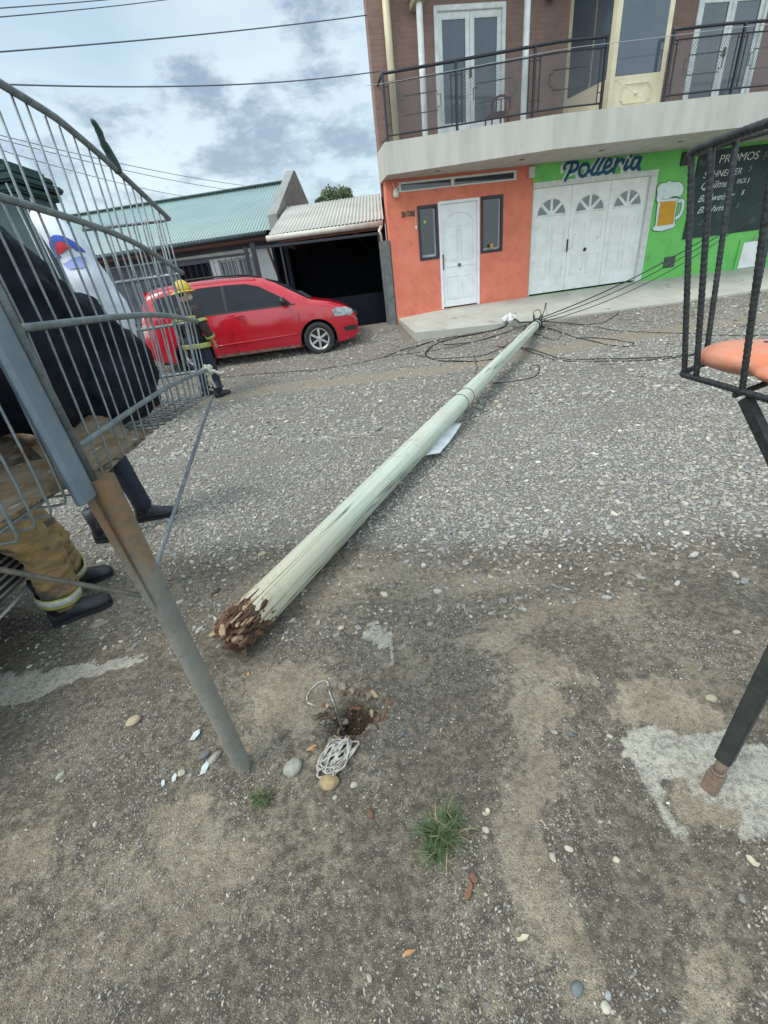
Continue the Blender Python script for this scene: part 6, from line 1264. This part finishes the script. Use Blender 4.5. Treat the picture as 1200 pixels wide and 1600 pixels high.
for i in range(46):
    a=rr_.uniform(0,6.28); r=.015+.13*rr_.random()**.8; x=HOLE[0]+r*math.cos(a); y=HOLE[1]+r*math.sin(a)*.8
    chip(x,y,rr_.choice((.02,.03,.045,.06)),rr_.uniform(.008,.02),rr_.uniform(.005,.011),rr_.uniform(0,6.3),[M_rot,M_rot2,M_rot2,M_pal,M_rot][i%5],'rotten brown wood fragment in and around the post hole',100+i,'rotten_fragment','wood fragment','rotten fragments in the post hole')
for i in range(26):
    a=rr_.uniform(0,6.28); r=rr_.uniform(.06,.2); x=HOLE[0]+r*math.cos(a); y=HOLE[1]+r*math.sin(a)*.8; s=rr_.uniform(.008,.02)
    stone(x,y,s,s*.8,s*.7,a,[(.20,.17,.12),(.15,.13,.10),(.26,.22,.16)][i%3],'clod of dry soil around the post hole',300+i%3,'soil_clod',.3,group='soil clods round the post hole')
# shards of glass
M_sh=mat('glass_shard',(.50,.56,.55),.12,col2=(.36,.42,.42),nscale=30,spec=.9)
for i,(x,y,s,lab) in enumerate(((-.86,1.06,.024,'pale glass shard highest of those left of the pipe post'),(-.781,.923,.024,'pale glass shard nearest the foot of the pipe post'),(-.885,.90,.016,'thin pale shard in the middle of the glass pieces'),(-.92,.885,.013,'smallest pale shard at the lower left of the glass pieces'))):
    k=MB(); k.prism([(-s*.4,-s),(s*.35,-s*.7),(s*.5,s*.5),(.0,s),(-s*.5,s*.2)],.004,(0,0,0),(1,0,0),(0,1,0),(0,0,1)); o=k.build('glass_shard',M_sh); o.location=(x,y,tz(x,y)+.006); o.rotation_euler=(.15,.1,-.4+i*.3); tag(o,lab,'glass shard','glass shards by the pipe post')
# rope
M_rope=mat('dirty_white_rope',(.54,.51,.46),.9,col2=(.22,.20,.18),nscale=55,bump=.5,bscale=250)
rp=[(-.37,1.115),(-.415,1.14),(-.425,1.19),(-.385,1.245),(-.345,1.245),(-.325,1.17),(-.29,1.08),(-.255,1.03)]
tg=[(-.255,1.03),(-.235,.985),(-.21,.95),(-.245,.93),(-.30,.94),(-.275,.99),(-.245,1.0),(-.22,.955),(-.28,.91),(-.34,.865),(-.375,.83),(-.34,.815),(-.30,.845),(-.25,.90),(-.20,.925),(-.175,.945),(-.19,.965),(-.21,.95),(-.20,.92),(-.175,.90),(-.185,.875),(-.23,.885),(-.29,.87),(-.35,.85),(-.36,.825),(-.325,.825),(-.285,.86),(-.25,.93),(-.265,.955),(-.30,.905),(-.33,.88),(-.30,.85),(-.26,.845),(-.25,.88),(-.21,.90),(-.18,.93),(-.165,.955),(-.185,.975),(-.20,.95),(-.24,.90),(-.31,.86),(-.35,.875),(-.33,.90)]
rng2=random.Random(11); tg2=[]; ax0=Vector((-.215,.965,0)); ax1=Vector((-.355,.83,0)); dd=(ax1-ax0); pn_=Vector((-dd.y,dd.x,0)).normalized()
for i in range(44):
    f_=.5-.5*math.cos(i*1.9+.6*math.sin(i*.7))*rng2.uniform(.35,1.05); wd_=.058*(1-.35*max(0,min(1,f_))); c=ax0+dd*(f_*1.15-.05)+pn_*(wd_*math.sin(i*1.37+1)*rng2.uniform(.3,1.15)+rng2.gauss(0,.006)); tg2.append((c.x,c.y,.002+.024*rng2.random()*(1-abs(f_-.5))))
P_=smooth_path([(x,y,0) for x,y in rp],8)+smooth_path(tg2,6)
k=MB(); k.tube([(p.x,p.y,tz(p.x,p.y)+.005+max(0,p.z)) for p in P_],.0036,7,radii=[.0036*(1+.14*math.sin(i*1.9)) for i in range(len(P_))])
tag(k.build('rope',M_rope,smooth=True),'dirty white rope with a long loop lying tangled beside the post hole','rope')
# grass
def blades(name,n,L,sp,seed,m):
    rg=random.Random(seed); v=[];f=[]; cs=[(0,0)]+[(rg.gauss(0,sp*.8),rg.gauss(0,sp*.8)) for _ in range(5)]
    for i in range(n):
        cx,cy=rg.choice(cs); a=rg.gauss(-1.3,1.9); r0=rg.uniform(0,sp*.5); l=L*rg.choice((.3,.45,.6,.75,.9,1.05,1.4))*rg.uniform(.8,1.15); lean=rg.uniform(.35,1.5); w=rg.uniform(.0007,.0021); da=a+rg.gauss(0,.6); bx=cx+r0*math.cos(a); by=cy+r0*math.sin(a); p=Vector((bx,by,0)); th=lean*.4; o_=len(v); m_=7; cu=rg.gauss(0,.12); kink=rg.randint(2,6) if rg.random()<.25 else 99
        for j in range(m_+1):
            s=j/m_; ww=w*(1-s**2.2); sd=Vector((-math.sin(da),math.cos(da),0)); v+=[p+sd*ww,p-sd*ww+Vector((0,0,.0004))]; d=Vector((math.cos(da)*math.sin(th),math.sin(da)*math.sin(th),math.cos(th))); p=p+d*l/m_; th+=lean*.24+(.9 if j==kink else 0); da+=cu
            if p.z<.002: p.z=.002+rg.uniform(0,.002)
        f+=[(o_+2*j,o_+2*j+1,o_+2*j+3,o_+2*j+2) for j in range(m_)]
    me=bpy.data.meshes.new(name); me.from_pydata(v,[],f); me.materials.append(m); o=bpy.data.objects.new(name,me); C.objects.link(o); return o
def tuft(x,y,n,L,sp,seed,label,name='grass_clump'):
    o=blades(name,n,L,sp,seed,mat('grass_blade',(.055,.105,.035),.6,col2=(.12,.155,.07),nscale=25)); o.location=(x,y,tz(x,y)-.002)
    d_=blades('dry_blades',n//9,L*1.0,sp,seed+50,mat('dry_grass',(.36,.30,.16),.8,nscale=25)); d_.parent=o
    return tag(o,label,'grass clump')
tuft(.045,.615,430,.088,.034,1,'larger green grass clump growing in the bare verge'); tuft(-.553,.805,150,.048,.018,2,'small dark grass clump right below the pipe post foot'); 
for o in (tuft(.93,8.95+.1,90,.10,.1,4,'weeds at the pavement corner by the rough pillar','weeds'),): o.location=(.86,10.35,.5)
# white plastic scraps by pole top
k=MB(); 
for i in range(7): k.blob((rr_.gauss(0,.05),rr_.gauss(0,.05),rr_.uniform(.02,.13)),.05,.045,.05,3,.35,i)
o=k.build('crumpled_film',mat('white_film',(.70,.70,.68),.6),smooth=True); o.location=(3.12,9.42,.36); tag(o,'crumpled white plastic film at the pavement edge left of the pole top','plastic film')
# rubble heaps along the road edge
for i,(x,y,rx,ry,h) in enumerate(((4.9,9.25,.7,.16,.05),(6.6,9.25,.9,.22,.06),(7.9,8.3,.8,.3,.05),(1.9,8.75,.7,.2,.04))): pass
bpy.context.view_layer.update()
